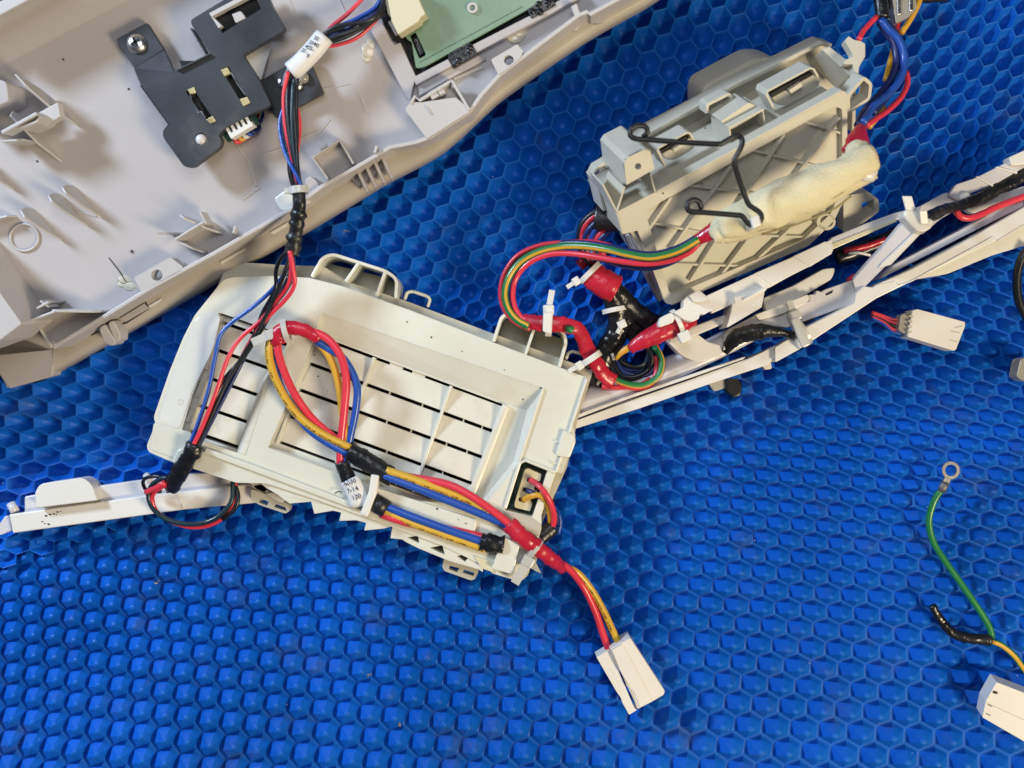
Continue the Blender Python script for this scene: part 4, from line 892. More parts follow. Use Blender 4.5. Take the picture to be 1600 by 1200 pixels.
mk('side_plate', MB().wall(GB, [(942, 288), (964, 331), (974, 366)], 3, -58, 0), 'grey_box', gx, bevel=1)
mk('side_loop', MB().wall(GB, [(938, 300), (926, 276), (932, 264), (950, 254)], 5, -90, -70), 'grey_box', gx, bevel=1.5)
mk('side_loop', MB().wall(GB, [(945, 330), (936, 292), (932, 282)], 5, -90, -50), 'grey_box', gx, bevel=1.5)
# snap clips on the top wall
def clip(cx, cy, w, sc=1.0):
    u = Vector((0.88, -0.475)); v = Vector((0.475, 0.88))
    def q(a, b): p = Vector((cx, cy)) + u * a * sc + v * b * sc; return (p.x, p.y)
    MP = Plane((1000, 318, 144), (1310, 150, 144), (1046, 474, 42))
    g = mk('snap_clip', MB().wall(MP, [q(-w, 30), q(-w, -2), q(-w + 4, -6), q(w - 4, -6), q(w, -2), q(w, 12)], 3.5, -24, 8), 'grey_box', gx, bevel=1)
    mk('clip_tongue', MB().prism(MP, rpoly([q(-w + 5, 4), q(w - 2, 2), q(w + 2, 18), q(w - 8, 26), q(-w + 18, 28), q(-w + 5, 18)], [3, 3, 6, 8, 9, 5]), -16, -8), 'grey_box', g, bevel=1.5)
    mk('clip_pawl', MB().prism(MP, [q(-8, 8), q(14, 6), q(14, 13), q(-8, 15)], -10, 2), 'grey_box', g, bevel=0.8)
    mk('clip_gap', MB().prism(MP, [q(-w + 6, -1), q(w - 3, -1), q(w - 3, 5), q(-w + 6, 6)], -14, -5), 'dark_gap', g)
clip(1054, 224, 34, 0.85); clip(1236, 130, 42, 1.0)
MP = Plane((1000, 318, 154), (1310, 150, 154), (1046, 474, 52))
mk('wall_pocket', MB().wall(MP, [(1144, 236), (1140, 200), (1192, 172), (1196, 200)], 3.5, -50, 10), 'grey_box', gx, bevel=1)
mk('pocket_top', MB().prism(MP, rpoly([(1126, 190), (1170, 160), (1196, 172), (1142, 203)], 3), -50, -4), 'grey_box', gx, bevel=2)
mk('wall_eyelet', MB().wall(MP, rp_open([(1105, 178), (1106, 164), (1140, 147), (1145, 156), (1138, 166)], 4), 5, -60, -36), 'grey_box', gx, bevel=1.5)
# loops and hook on the right side
mk('side_loop', MB().wall(GB, rpoly([(1326, 150), (1326, 176), (1358, 154), (1361, 132), (1350, 122)], 4), 5, -44, -20, closed=True), 'grey_box', gx, bevel=1.2)
mk('side_loop', MB().prism(GB, rpoly([(1318, 306), (1358, 300), (1373, 312), (1374, 330), (1350, 348), (1318, 364)], 4), -34, -14, [[(1346, 318), (1365, 311), (1366, 328), (1348, 338)]]), 'grey_box', gx, bevel=1.2)
mk('loop_bar', MB().wall(GB, [(1335, 142), (1334, 206)], 6, -80, -56), 'grey_box', gx, bevel=1)
HP = flat(150)
hk = [(1320, 64), (1326, 56), (1334, 62), (1345, 64), (1352, 68), (1352, 88), (1346, 98), (1342, 106), (1341, 122), (1334, 122), (1334, 106), (1332, 100), (1318, 100), (1320, 94), (1333, 88), (1331, 82)]
mk('cable_hook', MB().prism(HP, rpoly(hk, 2), 132, 150), 'grey_box', gx, bevel=1.5)
mk('hook_arm', MB().prism(flat(130), [(1284, 76), (1296, 72), (1338, 104), (1336, 122), (1328, 118)], 60, 130), 'grey_box', gx, bevel=2)
mk('left_column', MB().wall(GB, [(982, 366), (1034, 470)], 9, -70, -46), 'grey_box', gx, bevel=2)
mk('left_column', MB().wall(GB, [(1000, 362), (1042, 470)], 7, -30, -2), 'grey_box', gx, bevel=2)
mk('scuffed_web', MB().prism(GB, [(983, 368), (996, 362), (1020, 416), (1010, 430)], -44, -34), 'scuffed', gx)
mk('corner_foot', MB().prism(GB, [(1032, 462), (1050, 478), (1100, 458), (1098, 444)], -60, -10), 'grey_box', gx, bevel=2)
mb = MB()
for x, y in ((1036, 302), (1001, 228), (1102, 200), (1097, 287)): mb.blob(GB.pt(x, y, 0.5), 1.4, 1, 1, 1, 6, 4)
o = mk('dirt_specks', mb, 'dirt', gx); o['kind'] = 'stuff'

# ------------------------------------------------------------------ felt wrapped sensor with a bent wire clip
fs = thing('felt_roll', (1240, 320, 150), 'yellow felt sleeve wrapped round a cable, tied to the face of the grey box', 'felt sleeve')
Fp = [(1124, 356, 218), (1150, 344, 224), (1180, 334, 228), (1230, 312, 230), (1290, 284, 232), (1325, 266, 230), (1348, 252, 226), (1360, 246, 222)]
def fr(t): return 18 + 11 * math.sin(min(1, t * 1.2) * math.pi) + (1.2 * math.sin(t * 23)) + 3 * t
mb = MB(); P = catmull([W(*p) for p in Fp], 5)
mb.tube(P, fr, 26, raw=True, flat=0.8)
for i, v in enumerate(mb.v):
    c = P[min(i // 26, len(P) - 1)]; mb.v[i] = c + (v - c) * (1 + 0.05 * math.sin(i * 0.7) + random.uniform(-0.03, 0.03))
mk('felt_wrap', mb, 'felt', fs)
mb = MB(); rows = []
for i in range(24):
    t = i / 23; x = 1132 + 236 * t; y0 = 376 - 104 * t + 14 * math.sin(t * math.pi)
    rows.append([W(x - 6, y0 - 14, 228), W(x, y0 - 3 + math.sin(t * 9), 222), W(x + 4, y0 + 5 + 1.5 * math.sin(t * 14), 214), W(x - 2, y0 + 1, 206)])
mb.sm = True; mb.grid(rows); mk('felt_flap', mb, 'felt', fs)
for q, r_, sd in ((( 1356, 262, 222), 15, 1), ((1342, 240, 222), 19, 2), ((1130, 358, 216), 19, 3)):
    mb = MB().blob(W(*q), r_, 1.0, 1.0, 0.6, 18, 10); rnd = random.Random(sd)
    for i, v in enumerate(mb.v): mb.v[i] = v + Vector((rnd.uniform(-1, 1), rnd.uniform(-1, 1), rnd.uniform(-1, 1))) * 1.6
    mk('felt_end', mb, 'felt', fs)
mk('felt_band', MB().tube([W(1334, 262, 228), W(1348, 270, 226), W(1364, 272, 222)], 11, 12, flat=0.7), 'nylon', fs)
mk('felt_crease', MB().tube([W(1190, 366, 232), W(1240, 352, 236), W(1300, 328, 236), W(1330, 306, 232)], 1.6, 6), 'crease_shade', fs)  # thin brown tube along the fold, its shade put into colour
mk('white_tie', MB().prism(flat(276), [(1173, 341), (1186, 335), (1190, 351), (1177, 357)], 236, 276), 'nylon', fs, bevel=1.5)
tape(fs, [(1338, 240, 212), (1340, 225, 206), (1344, 206, 190), (1347, 196, 176)], lambda t: 21 - 15 * t, 'red_tape', 0.06, 71, flat=0.5)
tape(fs, [(1128, 358, 214), (1114, 362, 208), (1098, 370, 202), (1090, 375, 198)], lambda t: 14 - 6 * t, 'red_tape', 0.07, 72, flat=0.7)
wc = thing('wire_clip', (1120, 260, 250), 'black bent wire spring clip with curled ends held on the felt sleeve', 'wire clip')
wp = [(1005, 214, 268), (1012, 206, 272), (1008, 198, 274), (997, 196, 276), (986, 202, 276), (985, 212, 276), (994, 217, 276), (1010, 218, 276), (1060, 222, 278), (1120, 225, 280), (1130, 223, 280), (1148, 213, 282), (1157, 214, 282),
      (1160, 222, 282), (1156, 234, 282), (1148, 250, 280), (1149, 262, 278), (1158, 290, 274), (1168, 316, 268), (1174, 323, 268), (1187, 332, 268), (1190, 341, 268), (1184, 350, 266), (1174, 352, 266), (1166, 346, 266), (1160, 338, 268), (1148, 336, 268), (1100, 332, 268), (1080, 331, 268), (1074, 326, 268), (1075, 317, 268), (1083, 312, 268), (1092, 315, 266), (1096, 326, 262)]
mk('bent_wire', MB().tube([W(*p) for p in wp], 4.1, 12, step=3), 'black_tape', wc) if False else mk('bent_wire', MB().tube([W(*p) for p in wp], 3.6, 12, step=3), 'black', wc)

# ------------------------------------------------------------------ harness three: red, green-yellow and blue wires between felt roll and tangle
h3 = thing('earth_harness', (860, 440, 60), 'red, blue and striped green-yellow wires curving from the felt sleeve to the red taped joint', 'wire bundle')
arc = [(1092, 374, 198), (1060, 392, 190), (1020, 402, 178), (985, 398, 166), (950, 390, 150), (915, 385, 130), (880, 385, 112), (845, 392, 100), (815, 408, 92), (796, 432, 88), (789, 458, 86), (794, 482, 86), (808, 500, 88), (826, 510, 92)]
def offarc(P, d, dz):
    out = []
    for i, p in enumerate(P):
        a = P[max(0, i - 1)]; b = P[min(len(P) - 1, i + 1)]; t = Vector((b[0] - a[0], b[1] - a[1])).normalized()
        out.append((p[0] - t.y * d, p[1] + t.x * d, p[2] + dz))
    return out
gy = MB().tube([W(*p) for p in offarc(arc, 0, 4)], 5.4, 16, stripe=lambda f: 0.82 < f < 0.98)
mk('striped_wire', gy, ['green_wire', 'yellow_plain'], h3)
wire(h3, offarc(arc, 9.0, 2)[:-1] + [(812, 506, 88), (830, 514, 90)], 4.6, 'red_wire') if False else None
inner = [(1096, 372, 196), (1080, 392, 190), (1050, 406, 182), (1010, 412, 172), (970, 408, 158), (930, 401, 140), (890, 396, 120), (855, 398, 106), (825, 412, 96), (806, 435, 90), (801, 460, 88), (806, 484, 88), (822, 504, 90)]
outer_ = [(955, 384, 130), (925, 378, 118), (880, 379, 106), (842, 384, 98), (808, 400, 90), (788, 428, 84), (782, 458, 82), (788, 484, 82), (806, 504, 84), (828, 514, 90)]
wire(h3, inner, 4.3, 'red_wire'); wire(h3, outer_, 3.6, 'red_wire')
wire(h3, [(1092, 380, 184), (1058, 405, 172), (1020, 418, 160), (980, 416, 146), (940, 404, 128), (905, 396, 112)], 4.6, 'navy_wire')
wire(h3, off(arc, (-1, -5), -6), 4.4, 'navy_wire')
tape(h3, [(818, 502, 88), (842, 505, 92), (868, 506, 94), (892, 510, 92), (906, 518, 88), (918, 546, 84), (932, 568, 80), (946, 588, 74), (958, 596, 68)], 11.5, 'red_tape', 0.10, 81, flat=0.5)
tape(h3, [(884, 513, 100), (896, 516, 102)], 5, 'green_wire', 0.1, 82, 'wire_peep')
cable_tie(h3, (857, 508, 94), (1, 0.02), 15, 9, (0.0, -1), 26, 'nylon', 13, (0.18, -1), tailw=4.5)
mk('tie_strap', MB().prism(flat(120), rpoly([(849, 488), (864, 488), (862, 522), (848, 518)], 3), 112, 120), 'nylon', h3, bevel=1.5)
cable_tie(h3, (924, 560, 84), (0.55, 0.83), 15, 9, (-0.9, 0.55), 16, 'nylon', 10, (-1, 0.5))
gy2 = [(948, 582, 70), (960, 592, 66), (985, 601, 62), (1008, 601, 60), (1028, 588, 60), (1034, 568, 60), (1030, 552, 56), (1022, 542, 50)]
mk('striped_wire', MB().tube([W(*p) for p in gy2], 4.6, 16, stripe=lambda f: 0.03 < f < 0.26), ['green_wire', 'yellow_plain'], h3)
wire(h3, [(950, 582, 62), (975, 602, 58), (998, 606, 54), (1018, 598, 52), (1026, 578, 50), (1024, 556, 50)], 4.2, 'red_wire')
wire(h3, [(940, 604, 46), (970, 605, 48), (1000, 602, 48), (1016, 592, 46)], 4.2, 'red_wire')
# tangle of dark wires
tg = thing('dark_tangle', (960, 540, 0), 'tangle of black taped wires between the housing and the grey box', 'wire bundle')
tape(tg, [(920, 425, 78), (940, 440, 80), (962, 452, 76)], 21, 'red_tape', 0.05, 91, flat=0.75)
wire(tg, [(905, 415, 70), (925, 400, 76), (945, 392, 80)], 9, 'red_tape')
cable_tie(tg, (922, 426, 80), (0.7, 0.7), 19, 8, (-0.8, 0.5), 14, 'nylon', 10, (-0.9, 0.6))
tape(tg, [(958, 450, 74), (972, 466, 68), (990, 484, 60), (1012, 500, 52), (1030, 508, 44)], 14, seed=92, amt=.08)
tape(tg, [(955, 452, 70), (960, 470, 66), (966, 492, 60), (964, 520, 54), (950, 545, 46), (940, 570, 40), (928, 600, 34)], 17, seed=93, amt=.08)
tape(tg, [(968, 492, 58), (985, 510, 50), (998, 526, 44), (1005, 540, 40)], 15, seed=94, amt=.08)
cable_tie(tg, (961, 484, 64), (0.2, 1), 18, 7, (0.4, 0.9), 12, 'nylon', 11, (-0.5, 1))
rnd = random.Random(5)
for k in range(16):
    x = 948 + rnd.uniform(-6, 14); y = 545 + rnd.uniform(-8, 10); z = rnd.uniform(16, 48)
    m_ = ['navy_wire', 'black_wire', 'navy_wire', 'teal_wire', 'navy_wire', 'black_wire', 'red_wire' if k < 8 else 'navy_wire'][k % 7]
    wire(tg, [(x, y, z), (x + 22 + rnd.uniform(-6, 6), y + 34 + rnd.uniform(-8, 8), z), (x + 55 + rnd.uniform(-8, 8), y + 36 + rnd.uniform(-10, 4), z + rnd.uniform(-6, 8)), (x + 72 + rnd.uniform(-6, 4), y + 8 + rnd.uniform(-8, 8), z + 4), (x + 62, y - 16 + rnd.uniform(-4, 4), z + 6)], rnd.uniform(3.2, 4.4), m_)
wire(tg, [(962, 562, 66), (972, 550, 70), (988, 540, 74), (1000, 532, 76)], lambda t: 2.2 + 3 * min(1, t * 2), 'yellow_plain')
wire(tg, [(960, 562, 60), (956, 552, 62)], 2.6, 'label_white')
tape(tg, [(984, 546, 76), (1002, 534, 80), (1026, 522, 82), (1050, 510, 80), (1072, 500, 76), (1082, 496, 72)], lambda t: 6 + 12 * math.sin(min(1, t * 1.3 + 0.05) * 1.57) - 5 * max(0, t - 0.8) * 5, 'red_tape', 0.07, 95, flat=0.7)
# wires leaving the grey box on the left
for k, (m_, dx, dy) in enumerate((('red_wire', 0, 0), ('red_wire', 9, 4), ('blue_wire', 14, 10), ('red_wire', 22, 16), ('navy_wire', 5, 8), ('black_wire', -3, -4), ('navy_wire', 24, 22))):
    wire(tg, [(950 + dx * 0.6, 330 + dy, 110), (932 + dx, 336 + dy, 108), (914 + dx, 352 + dy, 100), (908 + dx, 372 + dy * 0.6, 92), (912 + dx * 0.8, 395, 84), (926 + dx * 0.4, 415, 78)], 4.6, m_)
tape(tg, [(930, 338, 112), (948, 340, 114), (966, 342, 112), (985, 346, 100)], 19, 'black_tape', 0.05, 96, flat=0.7)

# ------------------------------------------------------------------ wires above the grey box, with a clear plug
h4 = thing('supply_harness', (1395, 100, 60), 'blue, red and yellow wires curving past the right side of the grey box', 'wire bundle')
sw = [('blue_wire', [(1376, 30, 110), (1388, 46, 112), (1404, 62, 112), (1413, 90, 112), (1408, 120, 116), (1390, 145, 126), (1366, 165, 146), (1348, 192, 168)], 5.6),
      ('navy_wire', [(1374, 34, 104), (1386, 52, 104), (1397, 70, 104), (1401, 96, 106), (1392, 124, 112), (1374, 148, 124), (1352, 172, 146), (1340, 196, 164)], 5.6),
      ('navy_wire', [(1384, 34, 100), (1399, 52, 102), (1410, 72, 104), (1414, 98, 106), (1405, 126, 112), (1384, 154, 128), (1364, 176, 150)], 5),
      ('red_wire', [(1406, 30, 90), (1402, 50, 94), (1407, 72, 96), (1410, 96, 98)], 3.4),
      ('red_wire', [(1416, 112, 104), (1418, 130, 108), (1408, 152, 118), (1388, 172, 134), (1368, 186, 152), (1354, 196, 166)], 4.2),
      ('yellow_plain', [(1398, 66, 92), (1394, 86, 94), (1388, 110, 98), (1384, 126, 102)], 4.4),
      ('yellow_plain', [(1440, -10, 96), (1432, 12, 98), (1420, 34, 98), (1408, 52, 98)], 4.4),
      ('yellow_plain', [(1380, 166, 126), (1372, 182, 140), (1358, 198, 160)], 4.2),
      ('red_wire', [(1370, 26, 110), (1358, 38, 112), (1348, 50, 116), (1342, 62, 124)], 4.0)]
for m_, p, r in sw: wire(h4, p, r, m_)
tape(h4, [(1374, -12, 104), (1377, 8, 106), (1380, 28, 108)], 10, seed=97, amt=.06)
tape(h4, [(1380, 5, 92), (1420, -4, 88), (1480, -8, 84)], 10, 'black_wire', 0.05, 98)
cp = thing('clear_plug', (1412, 12, 80), 'translucent plug with two contacts at the top edge above the blue wires', 'connector')
mk('plug_body', MB().prism(flat(108), rpoly([(1394, -14), (1430, -14), (1433, 14), (1418, 28), (1400, 36), (1397, 20)], 3), 80, 108), 'clear_conn', cp, bevel=2)
for x, y in ((1405, 8), (1424, 2)): mk('contact', MB().prism(flat(110), [(x - 3, y - 14), (x + 3, y - 14), (x + 3, y + 14), (x - 3, y + 16)], 104, 110), 'steel', cp, bevel=1)

# ------------------------------------------------------------------ white trim strips, right
t1 = thing('long_trim', (1250, 520, 0), 'long white trim strip with a rounded lavender back running from the cream housing to the right edge', 'trim strip')
# rounded back of the lower part
rows = []
for i in range(30):
    t = i / 29; x = 880 + 345 * t; y = 655 - 150 * t - 12 * math.sin(t * math.pi) * -1
    w_ = 34 - 6 * t
    rows.append([W(x - 4 * 0 - 10, y - w_ - 4, 14), W(x - 6, y - w_ + 2, 34), W(x - 2, y - w_ * 0.6, 46), W(x + 2, y - 8, 50), W(x + 5, y, 44)])
mb = MB(); mb.sm = True; mb.grid(rows); mk('rounded_back', mb, 'white_cool', t1)
def strip(name, parent, P, z0, z1, mat, bevel=1.2): return mk(name, MB().prism(flat(z1), P, z0, z1), mat, parent, bevel=bevel)
strip('front_lip', t1, [(880, 664), (980, 626), (1080, 592), (1170, 560), (1212, 540), (1222, 546), (1200, 570), (1100, 603), (1000, 638), (880, 676)], 18, 52, 'white')
strip('upper_lip', t1, [(880, 656), (980, 619), (1080, 585), (1165, 557), (1162, 561), (1080, 590), (980, 624), (880, 662)], 30, 56, 'white', 0.8)
strip('front_lip', t1, rpoly([(1211, 543), (1247, 521), (1258, 535), (1250, 545), (1212, 566)], 2), 20, 62, 'white')
wide = [(1260, 511), (1335, 473), (1338, 458), (1350, 447), (1364, 449), (1371, 444), (1423, 421), (1520, 370), (1526, 366), (1600, 324), (1680, 280), (1700, 310), (1600, 350), (1560, 374), (1440, 432), (1370, 466), (1250, 545), (1244, 532)]
strip('front_lip', t1, wide, 30, 78, 'white', 1.6)
mk('lip_step', MB().wall(flat(78), [(1372, 446), (1400, 440), (1404, 446), (1423, 440), (1530, 382), (1552, 370), (1560, 376), (1600, 352)], 1.6, 76, 79.5), 'white', t1, bevel=0.5)
strip('upper_strip', t1, [(1375, 436), (1450, 398), (1500, 372), (1600, 322), (1600, 304), (1500, 360), (1400, 412)], 20, 64, 'white_cool')
strip('lower_flange', t1, rpoly([(1430, 436), (1500, 398), (1600, 350), (1650, 340), (1650, 372), (1600, 384), (1550, 399), (1480, 428)], 6), 10, 40, 'white')
strip('peg', t1, rpoly([(1188, 568), (1204, 562), (1206, 576), (1196, 578)], 2), 10, 30, 'white')
mb = MB(); mb.wall(flat(57), [(885, 662), (1000, 620), (1080, 592), (1165, 558), (1195, 548)], 1.2, 50, 52.8); mk('lip_seam', mb, 'dark_gap', t1)
cable_tie(t1, (1252, 520, 70), (0.85, -0.5), 20, 12, (-0.4, -0.9), 20, 'tie_clear', 14, (-0.35, -1), tailw=5)
mk('tie_strap', MB().prism(flat(96), rpoly([(1236, 500), (1248, 494), (1268, 538), (1254, 544)], 4), 88, 96), 'tie_clear', t1, bevel=2)
# middle trims
t2 = thing('middle_trim', (1200, 440, 20), 'middle white trim strip with stepped plates running along the lower edge of the grey box', 'trim strip')
TP = flat(96)
mk('strip_plate', MB().prism(TP, [(1104, 462), (1178, 428), (1300, 374), (1302, 392), (1264, 415), (1205, 448), (1112, 490)], 84, 96), 'white', t2, bevel=1)
mk('strip_plate', MB().prism(TP, [(1179, 427), (1240, 401), (1265, 416), (1206, 446)], 90, 99), 'white', t2, bevel=1)
mk('strip_plate', MB().prism(TP, [(1240, 400), (1290, 377), (1302, 384), (1300, 396), (1265, 417)], 88, 98), 'white', t2, bevel=1)
mk('square_plate', MB().prism(flat(106), rpoly([(1147, 468), (1196, 449), (1190, 480), (1136, 512)], 1.5), 40, 106), 'white', t2, bevel=1.2)
mk('square_tab', MB().prism(flat(110), [(1147, 464), (1158, 462), (1159, 469), (1184, 455), (1196, 448), (1198, 453), (1160, 472), (1148, 475)], 98, 110), 'white', t2, bevel=1)
mk('thin_bar', MB().prism(flat(86), [(1298, 372), (1350, 350), (1400, 332), (1440, 322), (1436, 332), (1400, 344), (1350, 362), (1302, 386)], 70, 86), 'white_cool', t2, bevel=1.5)
mk('thin_bar', MB().prism(flat(88), [(1296, 382), (1400, 342), (1402, 346), (1300, 390)], 70, 88), 'conn_cream', t2, bevel=1)
mk('rounded_rail', MB().prism(flat(48), rpoly([(1192, 466), (1240, 446), (1286, 420), (1306, 418), (1300, 436), (1250, 466), (1198, 488)], 6), 26, 48), 'white', t2, bevel=5, seg=4)
mk('rail_band', MB().prism(flat(64), rpoly([(1044, 524), (1134, 491), (1138, 503), (1060, 536), (1046, 534)], 3), 44, 64), 'white', t2, bevel=4, seg=3)
mk('end_shoe', MB().prism(flat(52), rpoly([(1040, 530), (1090, 522), (1106, 534), (1128, 540), (1131, 555), (1092, 567), (1064, 556)], [6, 4, 4, 5, 8, 12, 12], 6), 16, 52), 'white', t2, bevel=6, seg=4)
mk('end_clip', MB().prism(flat(120), rpoly([(1052, 488), (1068, 480), (1068, 470), (1077, 460), (1092, 453), (1108, 466), (1110, 472), (1116, 479), (1112, 486), (1106, 488), (1100, 492), (1094, 490), (1092, 498), (1082, 503), (1070, 500)], 2), 92, 120), 'white', t2, bevel=1.5)
mk('end_clip', MB().prism(flat(130), rpoly([(1077, 462), (1092, 453), (1109, 467), (1096, 472), (1084, 472)], 2), 118, 130), 'white', t2, bevel=1.5)
mk('end_clip', MB().prism(flat(108), rpoly([(1028, 506), (1032, 496), (1048, 488), (1056, 494), (1052, 504), (1030, 512)], 3), 88, 108), 'white', t2, bevel=2)
cable_tie(t2, (1058, 502, 92), (0.9, -0.45), 17, 7, (0.4, 0.9), 0, 'nylon', 14)
# inner lavender trim
t3 = thing('inner_trim', (1220, 480, 10), 'pale lavender grey inner trim strip with notches, half under the wide white lip', 'trim strip')
mk('strip_plate', MB().prism(flat(58), [(1140, 514), (1178, 494), (1184, 490), (1268, 460), (1274, 460), (1276, 454), (1284, 456), (1290, 452), (1336, 436), (1352, 446), (1338, 462), (1334, 474), (1230, 512), (1190, 506), (1130, 548), (1133, 520)], 40, 58), 'white_cool', t3, bevel=1)
mk('strip_cap', MB().prism(flat(66), [(1180, 492), (1262, 460), (1264, 468), (1256, 476), (1218, 492), (1186, 500)], 56, 66), 'white', t3, bevel=1)
mk('notch', MB().prism(flat(60), [(1290, 459), (1302, 453), (1300, 458), (1291, 462)], 56, 58.6), 'dark_gap', t3)
mk('notch', MB().prism(flat(60), [(1262, 462), (1267, 460), (1267, 470), (1264, 472)], 56, 60), 'cream_base', t3)
tape(t3, [(1132, 550, 50), (1150, 528, 62), (1180, 519, 70), (1212, 518, 72), (1240, 524, 68)], lambda t: 6 + 7 * math.sin(math.pi * min(1, t * 1.2)), 'black_tape', 0.08, 101, name='taped_cable')
wire(t3, [(1248, 506, 50), (1280, 488, 50), (1310, 478, 44), (1336, 466, 40)], 6, 'black_wire', name='taped_cable')
# diagonal strut with ties
t4 = thing('diagonal_strut', (1380, 400, 60), 'narrow white diagonal strut standing between the trim strips with two cable ties on top', 'strut')
mk('strut_bar', MB().prism(Plane((1333, 440, 74), (1420, 345, 132), (1360, 455, 74)), [(1332, 438), (1374, 392), (1404, 356), (1416, 346), (1432, 356), (1440, 364), (1384, 416), (1350, 450), (1340, 466)], -16, 0), 'white_cool', t4, bevel=1.5)
mk('strut_edge', MB().prism(Plane((1333, 440, 76), (1420, 345, 134), (1360, 455, 76)), [(1378, 412), (1420, 372), (1432, 360), (1440, 364), (1392, 414), (1372, 420)], -14, 1), 'white', t4, bevel=1)
mk('tie_head', MB().prism(flat(150), rpoly([(1412, 338), (1414, 328), (1422, 326), (1432, 324), (1440, 332), (1450, 340), (1460, 344), (1456, 356), (1446, 362), (1434, 362), (1424, 352)], 4), 122, 150), 'nylon', t4, bevel=3, seg=3)
mk('tie_tail', MB().box(W(1420, 318, 152), Vector((7, 0, 0)), Vector((-4, 10, 3)), (0, 0, 1.5)), 'nylon', t4, bevel=1)
mk('tie_tail', MB().box(W(1443, 340, 156), Vector((5.5, 0, 0)), Vector((-2.5, 9, 4)), (0, 0, 2)), 'nylon', t4, bevel=1)
# far grey trim with its cables
t5 = thing('far_trim', (1500, 300, 20), 'grey ribbed trim strip behind a dark cable at the right edge', 'trim strip')
mk('ribbed_plate', MB().prism(flat(60), [(1484, 302), (1494, 288), (1524, 278), (1556, 262), (1584, 248), (1620, 226), (1640, 250), (1600, 262), (1560, 285), (1512, 304), (1500, 312)], 48, 60), 'white_cool', t5, bevel=1.2)
mb = MB().wall(flat(62), [(1526, 276), (1552, 290)], 3, 58, 64); mb.wall(flat(62), [(1557, 261), (1590, 270)], 3, 58, 64)
mk('plate_rib', mb, 'white', t5, bevel=0.8)
mk('block', MB().prism(flat(72), rpoly([(1576, 246), (1620, 226), (1640, 240), (1604, 256), (1580, 258)], 3), 50, 72), 'white', t5, bevel=2)
mk('lower_plate', MB().prism(flat(40), rpoly([(1430, 326), (1478, 300), (1500, 306), (1512, 318), (1470, 342), (1440, 368), (1425, 350)], 6), 28, 40), 'white_cool', t5, bevel=2)
mk('clear_cover', MB().prism(flat(58), rpoly([(1508, 326), (1530, 312), (1574, 300), (1600, 290), (1640, 300), (1560, 318), (1520, 334)], 6), 44, 58), 'tie_clear', t5, bevel=2.5)
mk('tie_lump', MB().blob(W(1508, 308, 62), 8, 1.1, 1, 0.8, 12, 8), 'nylon', t5)
tape(t5, [(1448, 340, 134), (1466, 330, 110), (1484, 325, 90), (1510, 318, 72), (1550, 300, 60), (1610, 270, 50)], lambda t: 7 + 3 * t, 'black_tape', 0.1, 111, name='dark_cable')
wire(t5, [(1494, 330, 84), (1500, 338, 84), (1514, 341, 82), (1535, 334, 78), (1560, 322, 72), (1620, 300, 66)], 5, 'red_wire')
wire(t5, [(1448, 344, 128), (1464, 340, 110), (1482, 330, 92), (1500, 327, 82)], 3.4, 'black_wire')
tape(t5, [(1306, 402, 24), (1350, 388, 22), (1400, 368, 24), (1430, 352, 30)], 12, 'black_wire', 0.05, 112, name='dark_cable', flat=0.6)
wire(t5, [(1318, 392, 36), (1350, 386, 36), (1384, 374, 36)], 5, 'red_tape')
wire(t5, [(1326, 396, 40), (1342, 395, 42), (1360, 399, 40)], 2.2, 'label_white')
wire(t5, [(1324, 440, 30), (1336, 430, 34)], 4, 'red_wire')

# ------------------------------------------------------------------ plugs and small things on the right
wq = thing('loose_plug', (1462, 515, 0), 'white plug lying on the mat under the right trim strips', 'connector')
QP = Plane((1424, 484, 44), (1508, 504, 40), (1420, 528, 44))
mk('plug_body', MB().prism(QP, rpoly([(1426, 485), (1434, 483), (1508, 503), (1508, 510), (1494, 546), (1490, 548), (1418, 526), (1420, 518)], 1), -30, 0), 'white', wq, bevel=1)
mk('plug_collar', MB().prism(QP, rpoly([(1408, 492), (1424, 486), (1420, 526), (1404, 516)], 2), -26, -5), 'clear_conn', wq, bevel=1)
for k in range(4): mk('plug_slot', MB().prism(QP, [(1421 - k * 0.8, 492 + k * 8), (1427 - k * 0.8, 493.5 + k * 8), (1426 - k * .8, 496.5 + k * 8), (1420 - k * 0.8, 495 + k * 8)], -1, 0.6), 'cream_base', wq)
for a, b in (((1486, 517), (1499, 520)), ((1484, 531), (1495, 534)), ((1492, 512), (1504, 509))): mk('plug_slot', MB().wall(QP, [a, b], 1.4, -1, 0.5), 'cream_base', wq)
for k, m_ in enumerate(('red_wire', 'red_wire', 'black_wire', 'red_wire', 'blue_wire')):
    wire(wq, [(1410, 500 + k * 5, 28), (1396, 500 + k * 5, 24), (1382, 495 + k * 3, 20), (1362, 488 + k * 2, 16)], 3, m_)
bp_ = thing('black_knob', (1148, 604, 0), 'small black part half hidden under the lower edge of the long trim', 'black part')
mk('knob_body', MB().prism(flat(26), rpoly([(1134, 594), (1152, 590), (1160, 600), (1158, 618), (1146, 622), (1134, 612)], 5), 2, 26), 'black', bp_, bevel=3)
mk('clear_tab', MB().prism(flat(20), rpoly([(1106, 598), (1132, 592), (1134, 606), (1116, 612)], 3), 6, 20), 'tie_clear', bp_, bevel=1.5)
eq = thing('edge_wire', (1590, 440, 10), 'black cable curving into the frame at the right edge below the trim', 'cable')
wire(eq, [(1610, 384, 50), (1596, 404, 46), (1589, 434, 40), (1592, 470, 34), (1606, 500, 30)], 6.5, 'black_wire', name='cable')
ep = thing('edge_plug', (1598, 575, 0), 'small grey plug at the right edge of the frame', 'connector')
mk('plug_body', MB().prism(flat(30), rpoly([(1594, 562), (1600, 558), (1630, 560), (1630, 600), (1596, 594), (1588, 588)], 3), 2, 30), 'clear_conn', ep, bevel=1.5)
